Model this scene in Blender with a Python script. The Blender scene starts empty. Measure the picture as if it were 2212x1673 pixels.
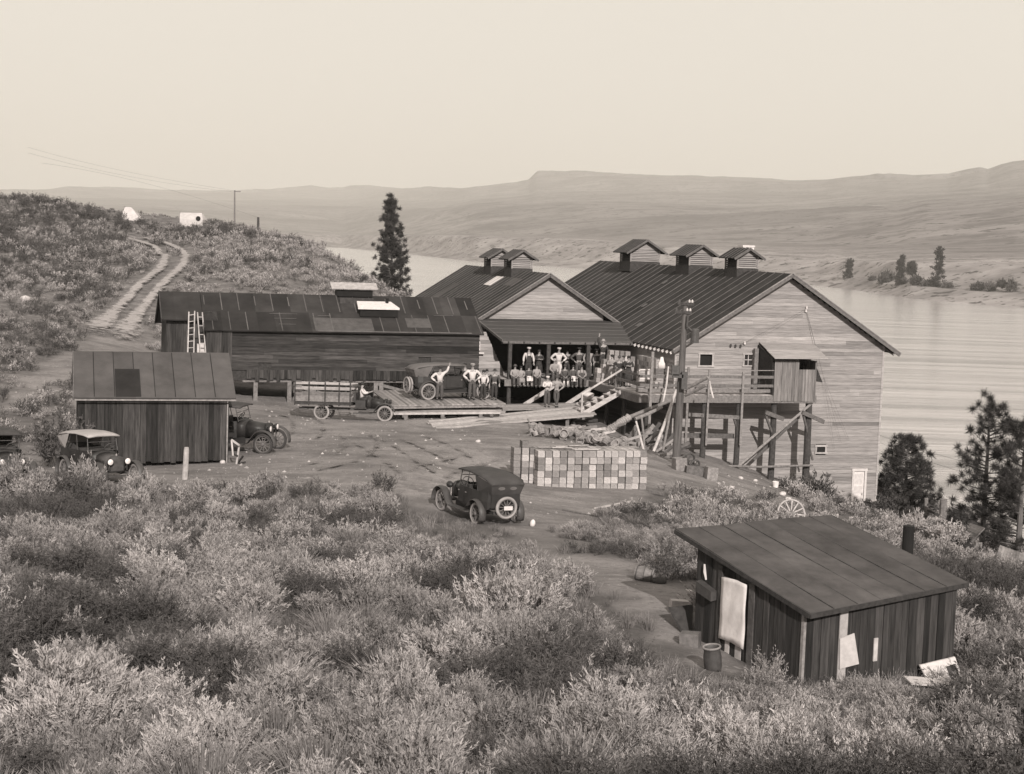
import bpy, bmesh, math, random
import numpy as np
from mathutils import Vector, Matrix
rnd = random.Random(7); nrs = np.random.RandomState(5)
SC = bpy.context.scene; COL = SC.collection
# ---------------- camera, world, sun, exposure ----------------
F=1600.; PIT=math.radians(5.3); ROLL=.033; CZ=9.5; K=1024/2212
sp,cp=math.sin(PIT),math.cos(PIT)
FW=np.array([0,cp,-sp]); _u=np.array([0,sp,cp]); _r=np.array([1.,0,0])
RT=math.cos(ROLL)*_r+math.sin(ROLL)*_u; UP=-math.sin(ROLL)*_r+math.cos(ROLL)*_u
CAM=np.array([0,0,CZ])
cd=bpy.data.cameras.new('camera'); cam=bpy.data.objects.new('camera',cd); COL.objects.link(cam); SC.camera=cam
cd.sensor_width=36; cd.lens=36*F/1024; cd.clip_start=.5; cd.clip_end=60000
cam.matrix_world=Matrix(((RT[0],UP[0],-FW[0],0),(RT[1],UP[1],-FW[1],0),(RT[2],UP[2],-FW[2],CZ),(0,0,0,1)))
SUN_EL=math.radians(26); sh=np.array([.19,-.982])       # horizontal direction towards the sun
SV=Vector((sh[0]*math.cos(SUN_EL),sh[1]*math.cos(SUN_EL),math.sin(SUN_EL)))
sl=bpy.data.lights.new('sun','SUN'); sun=bpy.data.objects.new('sun',sl); COL.objects.link(sun)
sl.energy=5.0; sl.angle=math.radians(.5); sl.color=(1,.955,.89); sun.location=(0,-30,60)
sun.rotation_euler=(-SV).to_track_quat('-Z','Y').to_euler()
W=bpy.data.worlds.new('World'); SC.world=W; W.use_nodes=True; nt=W.node_tree; nt.nodes.clear()
sk=nt.nodes.new('ShaderNodeTexSky'); sk.sky_type='NISHITA'; sk.sun_disc=False; sk.sun_elevation=SUN_EL
sk.sun_rotation=math.atan2(sh[0],sh[1]); sk.air_density=1.2; sk.dust_density=3; sk.altitude=200
bw=nt.nodes.new('ShaderNodeRGBToBW'); pw=nt.nodes.new('ShaderNodeMath'); pw.operation='POWER'; pw.inputs[1].default_value=.08
ti=nt.nodes.new('ShaderNodeVectorMath'); ti.operation='SCALE'; ti.inputs[0].default_value=(8.15,7.65,6.85)
bg=nt.nodes.new('ShaderNodeBackground'); bg.inputs[1].default_value=.09; wo=nt.nodes.new('ShaderNodeOutputWorld')
L_=nt.links.new; L_(sk.outputs[0],bw.inputs[0]); L_(bw.outputs[0],pw.inputs[0]); L_(pw.outputs[0],ti.inputs['Scale']); L_(ti.outputs[0],bg.inputs[0]); L_(bg.outputs[0],wo.inputs[0])
SC.view_settings.view_transform='Standard'; SC.view_settings.look='None'; SC.view_settings.exposure=0; SC.view_settings.gamma=1
SC.cycles.max_bounces=6; SC.cycles.diffuse_bounces=3; SC.cycles.transparent_max_bounces=12; SC.cycles.volume_bounces=1
# ---------------- helpers ----------------
def ray(x,y): return FW*F+(x*K-512)*RT-(y*K-387)*UP
def at(x,y,Y): d=ray(x,y); return CAM+d*(Y/d[1])
def atz(x,y,z): d=ray(x,y); return CAM+d*((z-CZ)/d[2])
def proj(P):
    q=np.asarray(P,float)-CAM; k=F/(q@FW); return (512+(q@RT)*k)/K,(387-(q@UP)*k)/K
def tag(o,label=None,cat=None,group=None,kind=None):
    if label: o['label']=label
    if cat: o['category']=cat
    if group: o['group']=group
    if kind: o['kind']=kind
    return o
def thing(name,label,cat,loc=(0,0,0),rz=0,group=None):
    o=bpy.data.objects.new(name,None); COL.objects.link(o); o.location=loc; o.rotation_euler=(0,0,rz); o.empty_display_size=.2
    return tag(o,label,cat,group)
def copy_tree(o,parent=None):
    c=o.copy(); COL.objects.link(c); c.parent=parent
    for ch in list(o.children): copy_tree(ch,c)
    return c
TINT=(1.05,.968,.955)
def G(g): return (g*TINT[0],g*TINT[1],g*TINT[2],1)
MATS={}
def mat(name,lo,hi=None,rough=.85,scale=(1,1,1),freq=3.,tone=.5,metal=0,spec=.25,bump=0,detail=4,trans=0,objrand=0,fine=0):
    """gray-sepia procedural: noise between lo and hi, times a per-face tone"""
    if name in MATS: return MATS[name]
    hi=lo if hi is None else hi
    m=bpy.data.materials.new(name); m.use_nodes=True; n=m.node_tree.nodes; l=m.node_tree.links.new
    b=n['Principled BSDF']; b.inputs['Roughness'].default_value=rough; b.inputs['Metallic'].default_value=metal; b.inputs['Specular IOR Level'].default_value=spec
    tc=n.new('ShaderNodeTexCoord'); mp=n.new('ShaderNodeMapping'); mp.inputs['Scale'].default_value=scale; l(tc.outputs['Object'],mp.inputs[0])
    no=n.new('ShaderNodeTexNoise'); no.inputs['Scale'].default_value=freq; no.inputs['Detail'].default_value=detail; no.inputs['Roughness'].default_value=.65; l(mp.outputs[0],no.inputs[0])
    mr=n.new('ShaderNodeMapRange'); mr.inputs[1].default_value=.3; mr.inputs[2].default_value=.7; l(no.outputs['Fac'],mr.inputs[0])
    mx=n.new('ShaderNodeMix'); mx.data_type='RGBA'; mx.inputs[6].default_value=G(lo); mx.inputs[7].default_value=G(hi); l(mr.outputs[0],mx.inputs[0])
    out=mx.outputs[2]
    def mul(fac,out):
        vm=n.new('ShaderNodeVectorMath'); vm.operation='SCALE'; l(out,vm.inputs[0]); l(fac,vm.inputs['Scale']); return vm.outputs[0]
    if tone:
        a=n.new('ShaderNodeAttribute'); a.attribute_name='tone'
        r=n.new('ShaderNodeMapRange'); r.inputs[3].default_value=1-tone; r.inputs[4].default_value=1+tone; l(a.outputs['Fac'],r.inputs[0]); out=mul(r.outputs[0],out)
    if objrand:
        oi=n.new('ShaderNodeObjectInfo'); r=n.new('ShaderNodeMapRange'); r.inputs[3].default_value=1-objrand; r.inputs[4].default_value=1+objrand; l(oi.outputs['Random'],r.inputs[0]); out=mul(r.outputs[0],out)
    l(out,b.inputs['Base Color'])
    if bump:
        bp=n.new('ShaderNodeBump'); bp.inputs['Strength'].default_value=bump; bp.inputs['Distance'].default_value=.03; l(no.outputs['Fac'],bp.inputs['Height']); l(bp.outputs[0],b.inputs['Normal'])
    if trans:
        ms=n.new('ShaderNodeMixShader'); tr=n.new('ShaderNodeBsdfTranslucent'); l(out,tr.inputs[0]); ms.inputs[0].default_value=trans
        l(b.outputs[0],ms.inputs[1]); l(tr.outputs[0],ms.inputs[2]); l(ms.outputs[0],n['Material Output'].inputs[0])
    MATS[name]=m; return m
class MB:
    def __init__(s): s.v=[]; s.f=[]; s.t=[]; s.m=[]
    def add(s,vs,fs,tone=.5,mi=0):
        k=len(s.v); s.v+=[tuple(float(c) for c in p) for p in vs]
        for f in fs: s.f.append(tuple(i+k for i in f)); s.t.append(tone); s.m.append(mi)
        return s
    def quad(s,a,b,c,d,tone=.5,mi=0): return s.add([a,b,c,d],[(0,1,2,3)],tone,mi)
    def hexa(s,p,tone=.5,mi=0): return s.add(p,[(0,3,2,1),(4,5,6,7),(0,1,5,4),(1,2,6,5),(2,3,7,6),(3,0,4,7)],tone,mi)
    def box(s,x0,x1,y0,y1,z0,z1,tone=.5,mi=0):
        return s.hexa([(x0,y0,z0),(x1,y0,z0),(x1,y1,z0),(x0,y1,z0),(x0,y0,z1),(x1,y0,z1),(x1,y1,z1),(x0,y1,z1)],tone,mi)
    def beam(s,a,b,w,h,tone=.5,mi=0,up=(0,0,1)):
        a,b=Vector([float(q) for q in a]),Vector([float(q) for q in b]); d=(b-a).normalized(); u=Vector(up)
        if abs(d.dot(u))>.98: u=Vector((0,1,0))
        r=d.cross(u).normalized(); u=r.cross(d).normalized()
        P=[a-r*w/2-u*h/2,a+r*w/2-u*h/2,a+r*w/2+u*h/2,a-r*w/2+u*h/2]; Q=[p+(b-a) for p in P]
        return s.hexa(P+Q,tone,mi)
    def tube(s,pts,rs,n=8,tone=.5,mi=0,caps=True,flat=1.):
        pts=[Vector([float(q) for q in p]) for p in pts]
        if not hasattr(rs,'__len__'): rs=[rs]*len(pts)
        vs=[]; u=None
        for i,p in enumerate(pts):
            d=(pts[min(i+1,len(pts)-1)]-pts[max(i-1,0)]).normalized()
            if u is None:
                u=Vector((0,0,1)) if abs(d.z)<.9 else Vector((0,1,0))
            r=d.cross(u).normalized(); u=r.cross(d).normalized()
            for k in range(n):
                a=2*math.pi*k/n; vs.append(p+r*math.cos(a)*rs[i]+u*math.sin(a)*rs[i]*flat)
        fs=[(i*n+k,i*n+(k+1)%n,(i+1)*n+(k+1)%n,(i+1)*n+k) for i in range(len(pts)-1) for k in range(n)]
        if caps: fs+=[tuple(range(n))[::-1],tuple(range((len(pts)-1)*n,len(pts)*n))]
        return s.add(vs,fs,tone,mi)
    def lathe(s,prof,c=(0,0,0),axis='z',n=20,tone=.5,mi=0,close=False):
        vs=[]
        for r,h in prof:
            for k in range(n):
                a=2*math.pi*k/n; x,y=r*math.cos(a),r*math.sin(a)
                p=(x,y,h) if axis=='z' else ((x,h,y) if axis=='y' else (h,x,y)); vs.append((p[0]+c[0],p[1]+c[1],p[2]+c[2]))
        m=len(prof); rng=range(m) if close else range(m-1)
        return s.add(vs,[(i*n+k,i*n+(k+1)%n,((i+1)%m)*n+(k+1)%n,((i+1)%m)*n+k) for i in rng for k in range(n)],tone,mi)
    def torus(s,R,r,c=(0,0,0),axis='y',n=28,m=10,tone=.5,mi=0,sq=1.):
        return s.lathe([(R+r*math.cos(2*math.pi*j/m),r*sq*math.sin(2*math.pi*j/m)) for j in range(m)],c,axis,n,tone,mi,True)
    def loft(s,secs,tone=.5,mi=0,caps=True,closed=True):
        n=len(secs[0]); vs=[p for q in secs for p in q]; rg=range(n) if closed else range(n-1)
        fs=[(i*n+k,i*n+(k+1)%n,(i+1)*n+(k+1)%n,(i+1)*n+k) for i in range(len(secs)-1) for k in rg]
        if caps and closed: fs+=[tuple(range(n))[::-1],tuple(range((len(secs)-1)*n,len(secs)*n))]
        return s.add(vs,fs,tone,mi)
    def build(s,name,mats,parent=None,smooth=False,loc=None,fixn=True):
        me=bpy.data.meshes.new(name); me.from_pydata(s.v,[],s.f)
        mats=mats if isinstance(mats,(list,tuple)) else [mats]
        for m in mats: me.materials.append(m)
        a=me.attributes.new('tone','FLOAT','FACE'); a.data.foreach_set('value',np.array(s.t,dtype=np.float32))
        me.polygons.foreach_set('material_index',np.array(s.m,dtype=np.int32))
        if smooth: me.polygons.foreach_set('use_smooth',np.ones(len(s.f),dtype=bool))
        if fixn:
            bm=bmesh.new(); bm.from_mesh(me); bmesh.ops.recalc_face_normals(bm,faces=bm.faces); bm.to_mesh(me); bm.free()
        me.update(); o=bpy.data.objects.new(name,me); COL.objects.link(o)
        if parent: o.parent=parent
        if loc is not None: o.location=loc
        return o
def npmesh(name,V,Q,tone,mats,mi=None,parent=None,smooth=False):
    """fast quad mesh from numpy"""
    me=bpy.data.meshes.new(name); V=np.asarray(V,np.float32); Q=np.asarray(Q,np.int32)
    me.vertices.add(len(V)); me.vertices.foreach_set('co',V.ravel()); k=Q.shape[1]
    me.loops.add(Q.size); me.loops.foreach_set('vertex_index',Q.ravel()); me.polygons.add(len(Q))
    me.polygons.foreach_set('loop_start',np.arange(0,Q.size,k,dtype=np.int32)); me.polygons.foreach_set('loop_total',np.full(len(Q),k,np.int32))
    for m in (mats if isinstance(mats,(list,tuple)) else [mats]): me.materials.append(m)
    if mi is not None: me.polygons.foreach_set('material_index',np.asarray(mi,np.int32))
    if smooth: me.polygons.foreach_set('use_smooth',np.ones(len(Q),bool))
    me.update(calc_edges=True)
    a=me.attributes.new('tone','FLOAT','FACE'); a.data.foreach_set('value',np.asarray(tone,np.float32)); me.validate()
    o=bpy.data.objects.new(name,me); COL.objects.link(o)
    if parent: o.parent=parent
    return o
def noise2(x,y,f=1.,seed=0,oct=4):
    """cheap value noise, vectorised, -1..1"""
    x=np.asarray(x,float)*f; y=np.asarray(y,float)*f; s=0; a=1; tot=0
    for o in range(oct):
        xi=np.floor(x).astype(np.int64); yi=np.floor(y).astype(np.int64); fx=x-xi; fy=y-yi
        fx=fx*fx*(3-2*fx); fy=fy*fy*(3-2*fy)
        def h(i,j):
            q=(i*374761393+j*668265263+(seed+o)*1274126177)&0x7fffffff; q=((q^(q>>13))*1103515245)&0x7fffffff; return ((q^(q>>16))&0xffff)/32767.5-1
        s=s+a*((h(xi,yi)*(1-fx)+h(xi+1,yi)*fx)*(1-fy)+(h(xi,yi+1)*(1-fx)+h(xi+1,yi+1)*fx)*fy); tot+=a; a*=.5; x=x*2.03+17; y=y*2.03+5
    return s/tot
# ---------------- materials ----------------
M_SIDE=mat('weathered_clapboard',.14,.31,.95,(.6,5,16),2.2,.42,bump=.3,detail=7)
M_BARN=mat('old_brown_boards',.016,.055,.9,(.5,2,5),2.,.62,bump=.25)
M_SHED=mat('vertical_shed_boards',.015,.055,.9,(7,7,.6),1.8,.6,bump=.25)
M_ROOF=mat('dark_roofing',.020,.042,.85,(1,1,1),.8,.35,spec=.12,detail=8)
M_ROOFG=mat('grey_tar_paper',.05,.085,.9,(1,1,1),.9,.25,spec=.12,detail=8)
M_SEAM=mat('roof_seam',.06,.11,.7,(1,1,1),3,.3)
M_WOOD=mat('rough_timber',.10,.20,.9,(3,3,3),2.5,.5,bump=.2)
M_DARKW=mat('dark_timber',.03,.07,.9,(3,3,3),2.5,.5,bump=.2)
M_PLANK=mat('bleached_planks',.22,.38,.9,(3,3,3),1.5,.5,bump=.2)
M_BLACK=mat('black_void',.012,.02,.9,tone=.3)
M_WHITE=mat('white_cloth',.5,.64,.9,(1,1,1),5,.12,bump=.3)
M_TRIM=mat('pale_trim',.38,.5,.8,(2,2,2),3,.3)
M_BRICK=mat('brick',.38,.62,.9,(1,1,1),14,.4)
M_CRATE=mat('crate_wood',.26,.40,.9,(2,2,9),2.2,.62,bump=.15)
M_IRON=mat('rusty_iron',.04,.08,.6,(1,1,1),9,.3,spec=.4)
M_CANVAS=mat('tent_canvas',.36,.5,.9,(1,1,1),2,.15)
M_STONE=mat('pale_rock',.3,.6,.9,(1,1,1),3,.4,bump=.5)
M_GLASS=mat('dark_glass',.03,.03,.08,tone=.2,spec=.6)
M_DECKW=mat('grey_deck_planks',.15,.27,.9,(3,3,3),1.5,.5,bump=.2)
M_BARK=mat('pine_bark',.07,.14,.9,(1,1,.3),6,.3)
M_NEEDLE=mat('pine_needles',.028,.055,.8,(1,1,1),1.2,.5,trans=.15)
# ---------------- terrain ----------------
CP=[ # picture-derived survey points: x, y in the 2212-wide view, depth in metres
(345,757,96),(262,650,125),(380,560,165),(300,520,190),(200,735,100),(100,805,86),(30,800,88),(22,700,105),(30,600,130),(22,500,170),(22,430,205),(150,440,210),(280,476,225),(410,487,215),(505,489,215),(560,494,212),(700,530,195),(800,578,180),(880,640,160),(850,640,150),(600,560,165),(500,600,140),(450,540,175),(700,620,140),(600,625,130),
(120,600,140),(150,520,180),
(600,843,90.7),(850,850,88),(530,842,89),(720,905,82.5),(830,910,82),(900,900,79.5),(1000,903,79.5),(1075,905,79.5),(600,900,76),(600,960,70),(400,1000,64),(480,1000,64),(230,1005,65),(180,900,74),(120,900,72),
(60,1010,60),(200,1040,58),(350,1040,58),(600,1050,56.5),(800,1040,57.5),(900,1000,61),(940,1115,54),(1100,1130,53),(1000,960,69),(1000,930,76.5),(1100,935,76.5),
(1250,1050,63.5),(1120,1040,64),(1390,1045,64),(1250,1100,58),(1450,1100,59),(1450,1010,72.5),(1320,990,72),(1200,950,71),(1250,930,76),
(1500,1010,80),(1600,1012,83),(1660,1040,84),(1750,1066,84),(1800,1120,85),(1860,1085,86.5),(1900,1110,87),(1700,1130,62),(1600,1120,61),(1800,1140,64),
(1496,1387,35.4),(1730,1487,32.3),(2056,1460,34.5),(1790,1280,41),(1400,1300,37.5),(1350,1240,41),(1300,1200,45),(1500,1250,42),
(2187,1300,44),(2100,1500,33),(2187,1500,33),(2100,1250,50),
(2000,1200,56),(2100,1190,70),(2187,1240,66),(2030,1110,92),(2120,1140,92),(2187,1150,100)]
P=[at(x,y,Y) for x,y,Y in CP]
def Z(x,y,z): P.append(np.array([x,y,z],float))
for x in (-12,-6,0,6,12): Z(x,20.6,2.6); Z(x,26,1.7)
for x in (-14,-7,0,3): Z(x,34,.95); Z(x,44,.35)
for x in (-12,0,12): Z(x,12,4.6); Z(x,4,6.3); Z(x,0,7.3)
Z(-22,45,.4); Z(-30,60,.6); Z(-42,70,2.2); Z(-22,30,1.8)
for x,y in ((-5,96),(3,95),(12,100),(-12,98),(-20,100)): Z(x,y,-.4 if x>0 else .4)
# behind the buildings the bank falls to the river
for x,y,z in ((-15,130,1.5),(-5,130,-4),(5,120,-6),(22,110,-9),(30,118,-14.6),(20,135,-17),(0,150,-13),(-10,180,-9),(0,190,-17),(-30,240,-6),(-20,280,-19),(-50,280,0),(-60,330,-19),(-90,290,6),(-100,350,-19),(-60,260,6),(34,100,-12.5),(45,105,-17),(32,72,-7.5),(42,76,-14.6),(50,60,-16),(28,50,-3),(36,45,-9),(20,88,-5.4),(-80,200,11),(-95,240,12),(-120,230,10),(-130,300,2),(-70,130,7),(-75,90,5),(60,150,-22),(0,250,-22),(-60,420,-26),(60,250,-26),(-160,420,-26)): Z(x,y,z)
P=np.array(P); _n=len(P); P[:,2]-=0.0
_D=np.sqrt(((P[:,None,:2]-P[None,:,:2])**2).sum(-1)); _A=np.zeros((_n+3,_n+3)); _A[:_n,:_n]=_D-np.eye(_n)*1.2
_A[:_n,_n]=1; _A[:_n,_n+1:]=P[:,:2]; _A[_n:,:_n]=_A[:_n,_n:].T
_W=np.linalg.solve(_A,np.concatenate([P[:,2],[0,0,0]]))
def H(x,y):
    x=np.asarray(x,float); y=np.asarray(y,float); s=x.shape; X=x.ravel(); Y=y.ravel(); out=np.empty(len(X))
    for i in range(0,len(X),20000):
        a,b=X[i:i+20000],Y[i:i+20000]; d=np.sqrt((a[:,None]-P[None,:,0])**2+(b[:,None]-P[None,:,1])**2)
        out[i:i+20000]=d@_W[:_n]+_W[_n]+_W[_n+1]*a+_W[_n+2]*b
    out=out.reshape(s); return out if s else float(out)
def gp(x,y,z=0): return (float(x),float(y),H(x,y)+z)
def onground(px,py,Y0=50):
    """point of the terrain seen at a picture position"""
    d=ray(px,py); t=8/d[1]
    for i in range(4000):
        p=CAM+d*t
        if p[2]<H(p[0],p[1]): break
        t+=.25/d[1]
    return p
# dirt mask in plan: yard, roads, path
def inpoly(X,Y,poly):
    r=np.zeros(X.shape,bool); n=len(poly); j=n-1
    for i in range(n):
        xi,yi=poly[i]; xj,yj=poly[j]
        c=((yi>Y)!=(yj>Y))&(X<(xj-xi)*(Y-yi)/((yj-yi) if yj!=yi else 1e-9)+xi); r^=c; j=i
    return r
YARD=[tuple(onground(*q)[:2]) for q in ((200,1040),(185,900),(165,835),(185,770),(230,735),(330,765),(420,775))]+[(-24,92),(14,92),(14,70)]+[tuple(onground(*q)[:2]) for q in ((1480,1060),(1350,1110),(1130,1150),(1000,1115),(850,1060),(700,1058),(450,1060),(250,1075))]
PATH=[tuple(onground(*q)[:2]) for q in ((1290,1200),(1400,1215),(1500,1290),(1500,1390),(1560,1460),(1440,1440),(1380,1340),(1300,1270),(1180,1215))]
CARY=[tuple(onground(*q)[:2]) for q in ((20,975),(140,960),(210,1030),(340,1065),(200,1060),(20,1060))]
PATH2=[tuple(onground(*q)[:2]) for q in ((1000,1110),(1140,1130),(1300,1205),(1200,1220))]
APPR=[tuple(onground(*q)[:2]) for q in ((10,860),(100,800),(180,735),(225,690),(300,690),(330,770),(240,790),(150,820),(80,880),(10,895))]
LT=[(190,730),(205,714),(240,685),(280,643),(320,605),(352,577),(358,556),(335,536),(300,525),(262,514),(235,505)]
RTk=[(262,745),(270,722),(283,700),(320,655),(365,605),(400,570),(402,552),(380,537),(330,521),(285,512),(240,502)]
def trk(pts):
    w=[onground(*p)[:2] for p in pts]; o=[]
    for a,b in zip(w[:-1],w[1:]):
        n=max(2,int(np.hypot(*(b-a))/1.2)); o+=[a+(b-a)*t for t in np.linspace(0,1,n,endpoint=False)]
    o=np.array(o+[w[-1]]); 
    for _ in range(3): o[1:-1]=(o[:-2]+o[1:-1]*2+o[2:])/4
    return o
TR=[trk(LT),trk(RTk)]
def dirt(X,Y):
    X=np.asarray(X,float); Y=np.asarray(Y,float); nx=X+noise2(X,Y,.5,3,3)*1.6; ny=Y+noise2(X,Y,.5,9,3)*1.6
    m=np.zeros(X.shape)
    for pl in (YARD,PATH,APPR,CARY): m=np.maximum(m,inpoly(nx,ny,pl)*1.)
    m=np.maximum(m,inpoly(nx,ny,PATH2)*.5)
    return m
def trackd(X,Y):
    d=np.full(np.shape(X),99.)
    for t in TR:
        for i in range(0,len(t)-1): # segment distance
            a,b=t[i],t[i+1]; ab=b-a; L=ab@ab+1e-9; u=np.clip(((X-a[0])*ab[0]+(Y-a[1])*ab[1])/L,0,1)
            d=np.minimum(d,np.hypot(X-a[0]-u*ab[0],Y-a[1]-u*ab[1]))
    return d
nA,nD=520,620
az=np.linspace(math.radians(-33),math.radians(33),nA); dd=np.concatenate([np.linspace(1,14,30,endpoint=False),14*(460/14)**np.linspace(0,1,nD-30)])
AZ,DD=np.meshgrid(az,dd); GX=np.tan(AZ)*DD; GY=DD-6
GZ=H(GX,GY)+noise2(GX,GY,.35,1,4)*.12*np.clip(DD/20,0,1)
GM=dirt(GX,GY)
GZ-=GM*noise2(GX,GY,.35,1,4)*.09
idx=np.arange(nD*nA).reshape(nD,nA); Q=np.stack([idx[:-1,:-1],idx[:-1,1:],idx[1:,1:],idx[1:,:-1]],-1).reshape(-1,4)
gm=bpy.data.materials.new('dry_ground'); gm.use_nodes=True; n=gm.node_tree.nodes; l=gm.node_tree.links.new; b=n['Principled BSDF']; b.inputs['Roughness'].default_value=.95; b.inputs['Specular IOR Level'].default_value=.1
def nz(n,l,freq,det,scale=(1,1,1),lo=.3,hi=.7,a=0,bb=1,coord='Object'):
    tc=n.new('ShaderNodeTexCoord'); mp=n.new('ShaderNodeMapping'); mp.inputs['Scale'].default_value=scale; l(tc.outputs[coord],mp.inputs[0])
    no=n.new('ShaderNodeTexNoise'); no.inputs['Scale'].default_value=freq; no.inputs['Detail'].default_value=det; no.inputs['Roughness'].default_value=.7; l(mp.outputs[0],no.inputs[0])
    r=n.new('ShaderNodeMapRange'); r.inputs[1].default_value=lo; r.inputs[2].default_value=hi; r.inputs[3].default_value=a; r.inputs[4].default_value=bb; l(no.outputs['Fac'],r.inputs[0]); return r.outputs[0]
def mixc(n,l,f,c0,c1):
    m=n.new('ShaderNodeMix'); m.data_type='RGBA'
    for k,c in ((6,c0),(7,c1)):
        if isinstance(c,tuple): m.inputs[k].default_value=c
        else: l(c,m.inputs[k])
    if isinstance(f,float): m.inputs[0].default_value=f
    else: l(f,m.inputs[0])
    return m.outputs[2]
ad=n.new('ShaderNodeAttribute'); ad.attribute_name='dirt'
scr=mixc(n,l,nz(n,l,1.3,6),G(.045),G(.14)); scr=mixc(n,l,nz(n,l,.12,3),scr,G(.12))
yd=mixc(n,l,nz(n,l,.3,8,(1,1.6,1),.38,.6),G(.14),G(.245)); yd=mixc(n,l,nz(n,l,1.1,8,(.35,1,1),.55,.72),yd,G(.11)); yd=mixc(n,l,nz(n,l,5,6,(1,1,1),.52,.75),yd,G(.11)); yd=mixc(n,l,nz(n,l,9,2,(1,1,1),.68,.73),yd,G(.45)); yd=mixc(n,l,nz(n,l,.9,3,(1,1,1),.66,.74),yd,G(.36))
ah=n.new('ShaderNodeAttribute'); ah.attribute_name='hill'; hs=mixc(n,l,nz(n,l,.9,7,(1,1,1),.35,.65),G(.085),G(.21)); scr=mixc(n,l,ah.outputs['Fac'],scr,hs); c=mixc(n,l,ad.outputs['Fac'],scr,yd); l(c,b.inputs['Base Color'])
bp=n.new('ShaderNodeBump'); bp.inputs['Strength'].default_value=.5; bp.inputs['Distance'].default_value=.08; l(nz(n,l,4,8),bp.inputs['Height']); l(bp.outputs[0],b.inputs['Normal'])
g=npmesh('ground',np.stack([GX,GY,GZ],-1).reshape(-1,3),Q,np.zeros(len(Q)),gm,smooth=True); tag(g,'dry sandy yard and scrubby hillside',None,kind='structure')
def sm(a,k=2):
    for _ in range(k):
        a=a.copy(); a[1:-1,1:-1]=(a[1:-1,1:-1]*2+a[:-2,1:-1]+a[2:,1:-1]+a[1:-1,:-2]+a[1:-1,2:])/6
    return a
for nm,ar in (('dirt',sm(GM,3)),('hill',np.clip((GY-58)/25,0,1))):
    a_=g.data.attributes.new(nm,'FLOAT','POINT'); a_.data.foreach_set('value',ar.ravel().astype(np.float32))
rm=bpy.data.materials.new('pale_rut_dust'); rm.use_nodes=True; n=rm.node_tree.nodes; l=rm.node_tree.links.new; b=n['Principled BSDF']; b.inputs['Roughness'].default_value=1; b.inputs['Specular IOR Level'].default_value=.05
l(mixc(n,l,nz(n,l,1.5,6),G(.24),G(.37)),b.inputs['Base Color']); ae=n.new('ShaderNodeAttribute'); ae.attribute_name='edge'
mm=n.new('ShaderNodeMath'); mm.operation='ADD'; l(ae.outputs['Fac'],mm.inputs[0]); l(nz(n,l,1.6,6,lo=.35,hi=.65,a=-.45,bb=.45),mm.inputs[1]); m2=n.new('ShaderNodeMapRange'); m2.inputs[1].default_value=.3; m2.inputs[2].default_value=.75; l(mm.outputs[0],m2.inputs[0]); l(m2.outputs[0],b.inputs['Alpha'])
for t_ in TR:
    V=[];E_=[]
    for i,p in enumerate(t_):
        d_=t_[min(i+1,len(t_)-1)]-t_[max(i-1,0)]; d_=d_/np.hypot(*d_); s_=np.array([-d_[1],d_[0]]); w_=.62+.15*float(noise2(i*.3,0,1,5,2))+.9*max(0,1-i/14)
        for u in np.linspace(-1,1,7): q=p+s_*u*w_; V.append((q[0],q[1],H(q[0],q[1])+max(float(noise2(q[0],q[1],.35,1,4))*.12,0)+.24-.05*u*u)); E_.append((1-abs(u)**1.5)*min(1,i/6)*min(1,(len(t_)-1-i)/6))
    N_=len(t_); ix=np.arange(N_*7).reshape(N_,7); Q_=np.stack([ix[:-1,:-1],ix[:-1,1:],ix[1:,1:],ix[1:,:-1]],-1).reshape(-1,4)
    o_=npmesh('dirt_road',np.array(V),Q_,np.zeros(len(Q_)),rm,smooth=True); a_=o_.data.attributes.new('edge','FLOAT','POINT'); a_.data.foreach_set('value',np.array(E_,np.float32)); tag(o_,'pale wheel rut of the hill road',None,kind='structure')
tm=bpy.data.materials.new('dark_wheel_tracks'); tm.use_nodes=True; n=tm.node_tree.nodes; l=tm.node_tree.links.new; b=n['Principled BSDF']; b.inputs['Roughness'].default_value=1; b.inputs['Specular IOR Level'].default_value=.05
l(mixc(n,l,nz(n,l,2.5,6),G(.14),G(.19)),b.inputs['Base Color']); ae=n.new('ShaderNodeAttribute'); ae.attribute_name='edge'
mm=n.new('ShaderNodeMath'); mm.operation='ADD'; l(ae.outputs['Fac'],mm.inputs[0]); l(nz(n,l,1.2,6,lo=.35,hi=.65,a=-.95,bb=.12),mm.inputs[1]); m2=n.new('ShaderNodeMapRange'); m2.inputs[1].default_value=.3; m2.inputs[2].default_value=.9; l(mm.outputs[0],m2.inputs[0]); l(m2.outputs[0],b.inputs['Alpha'])
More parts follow.
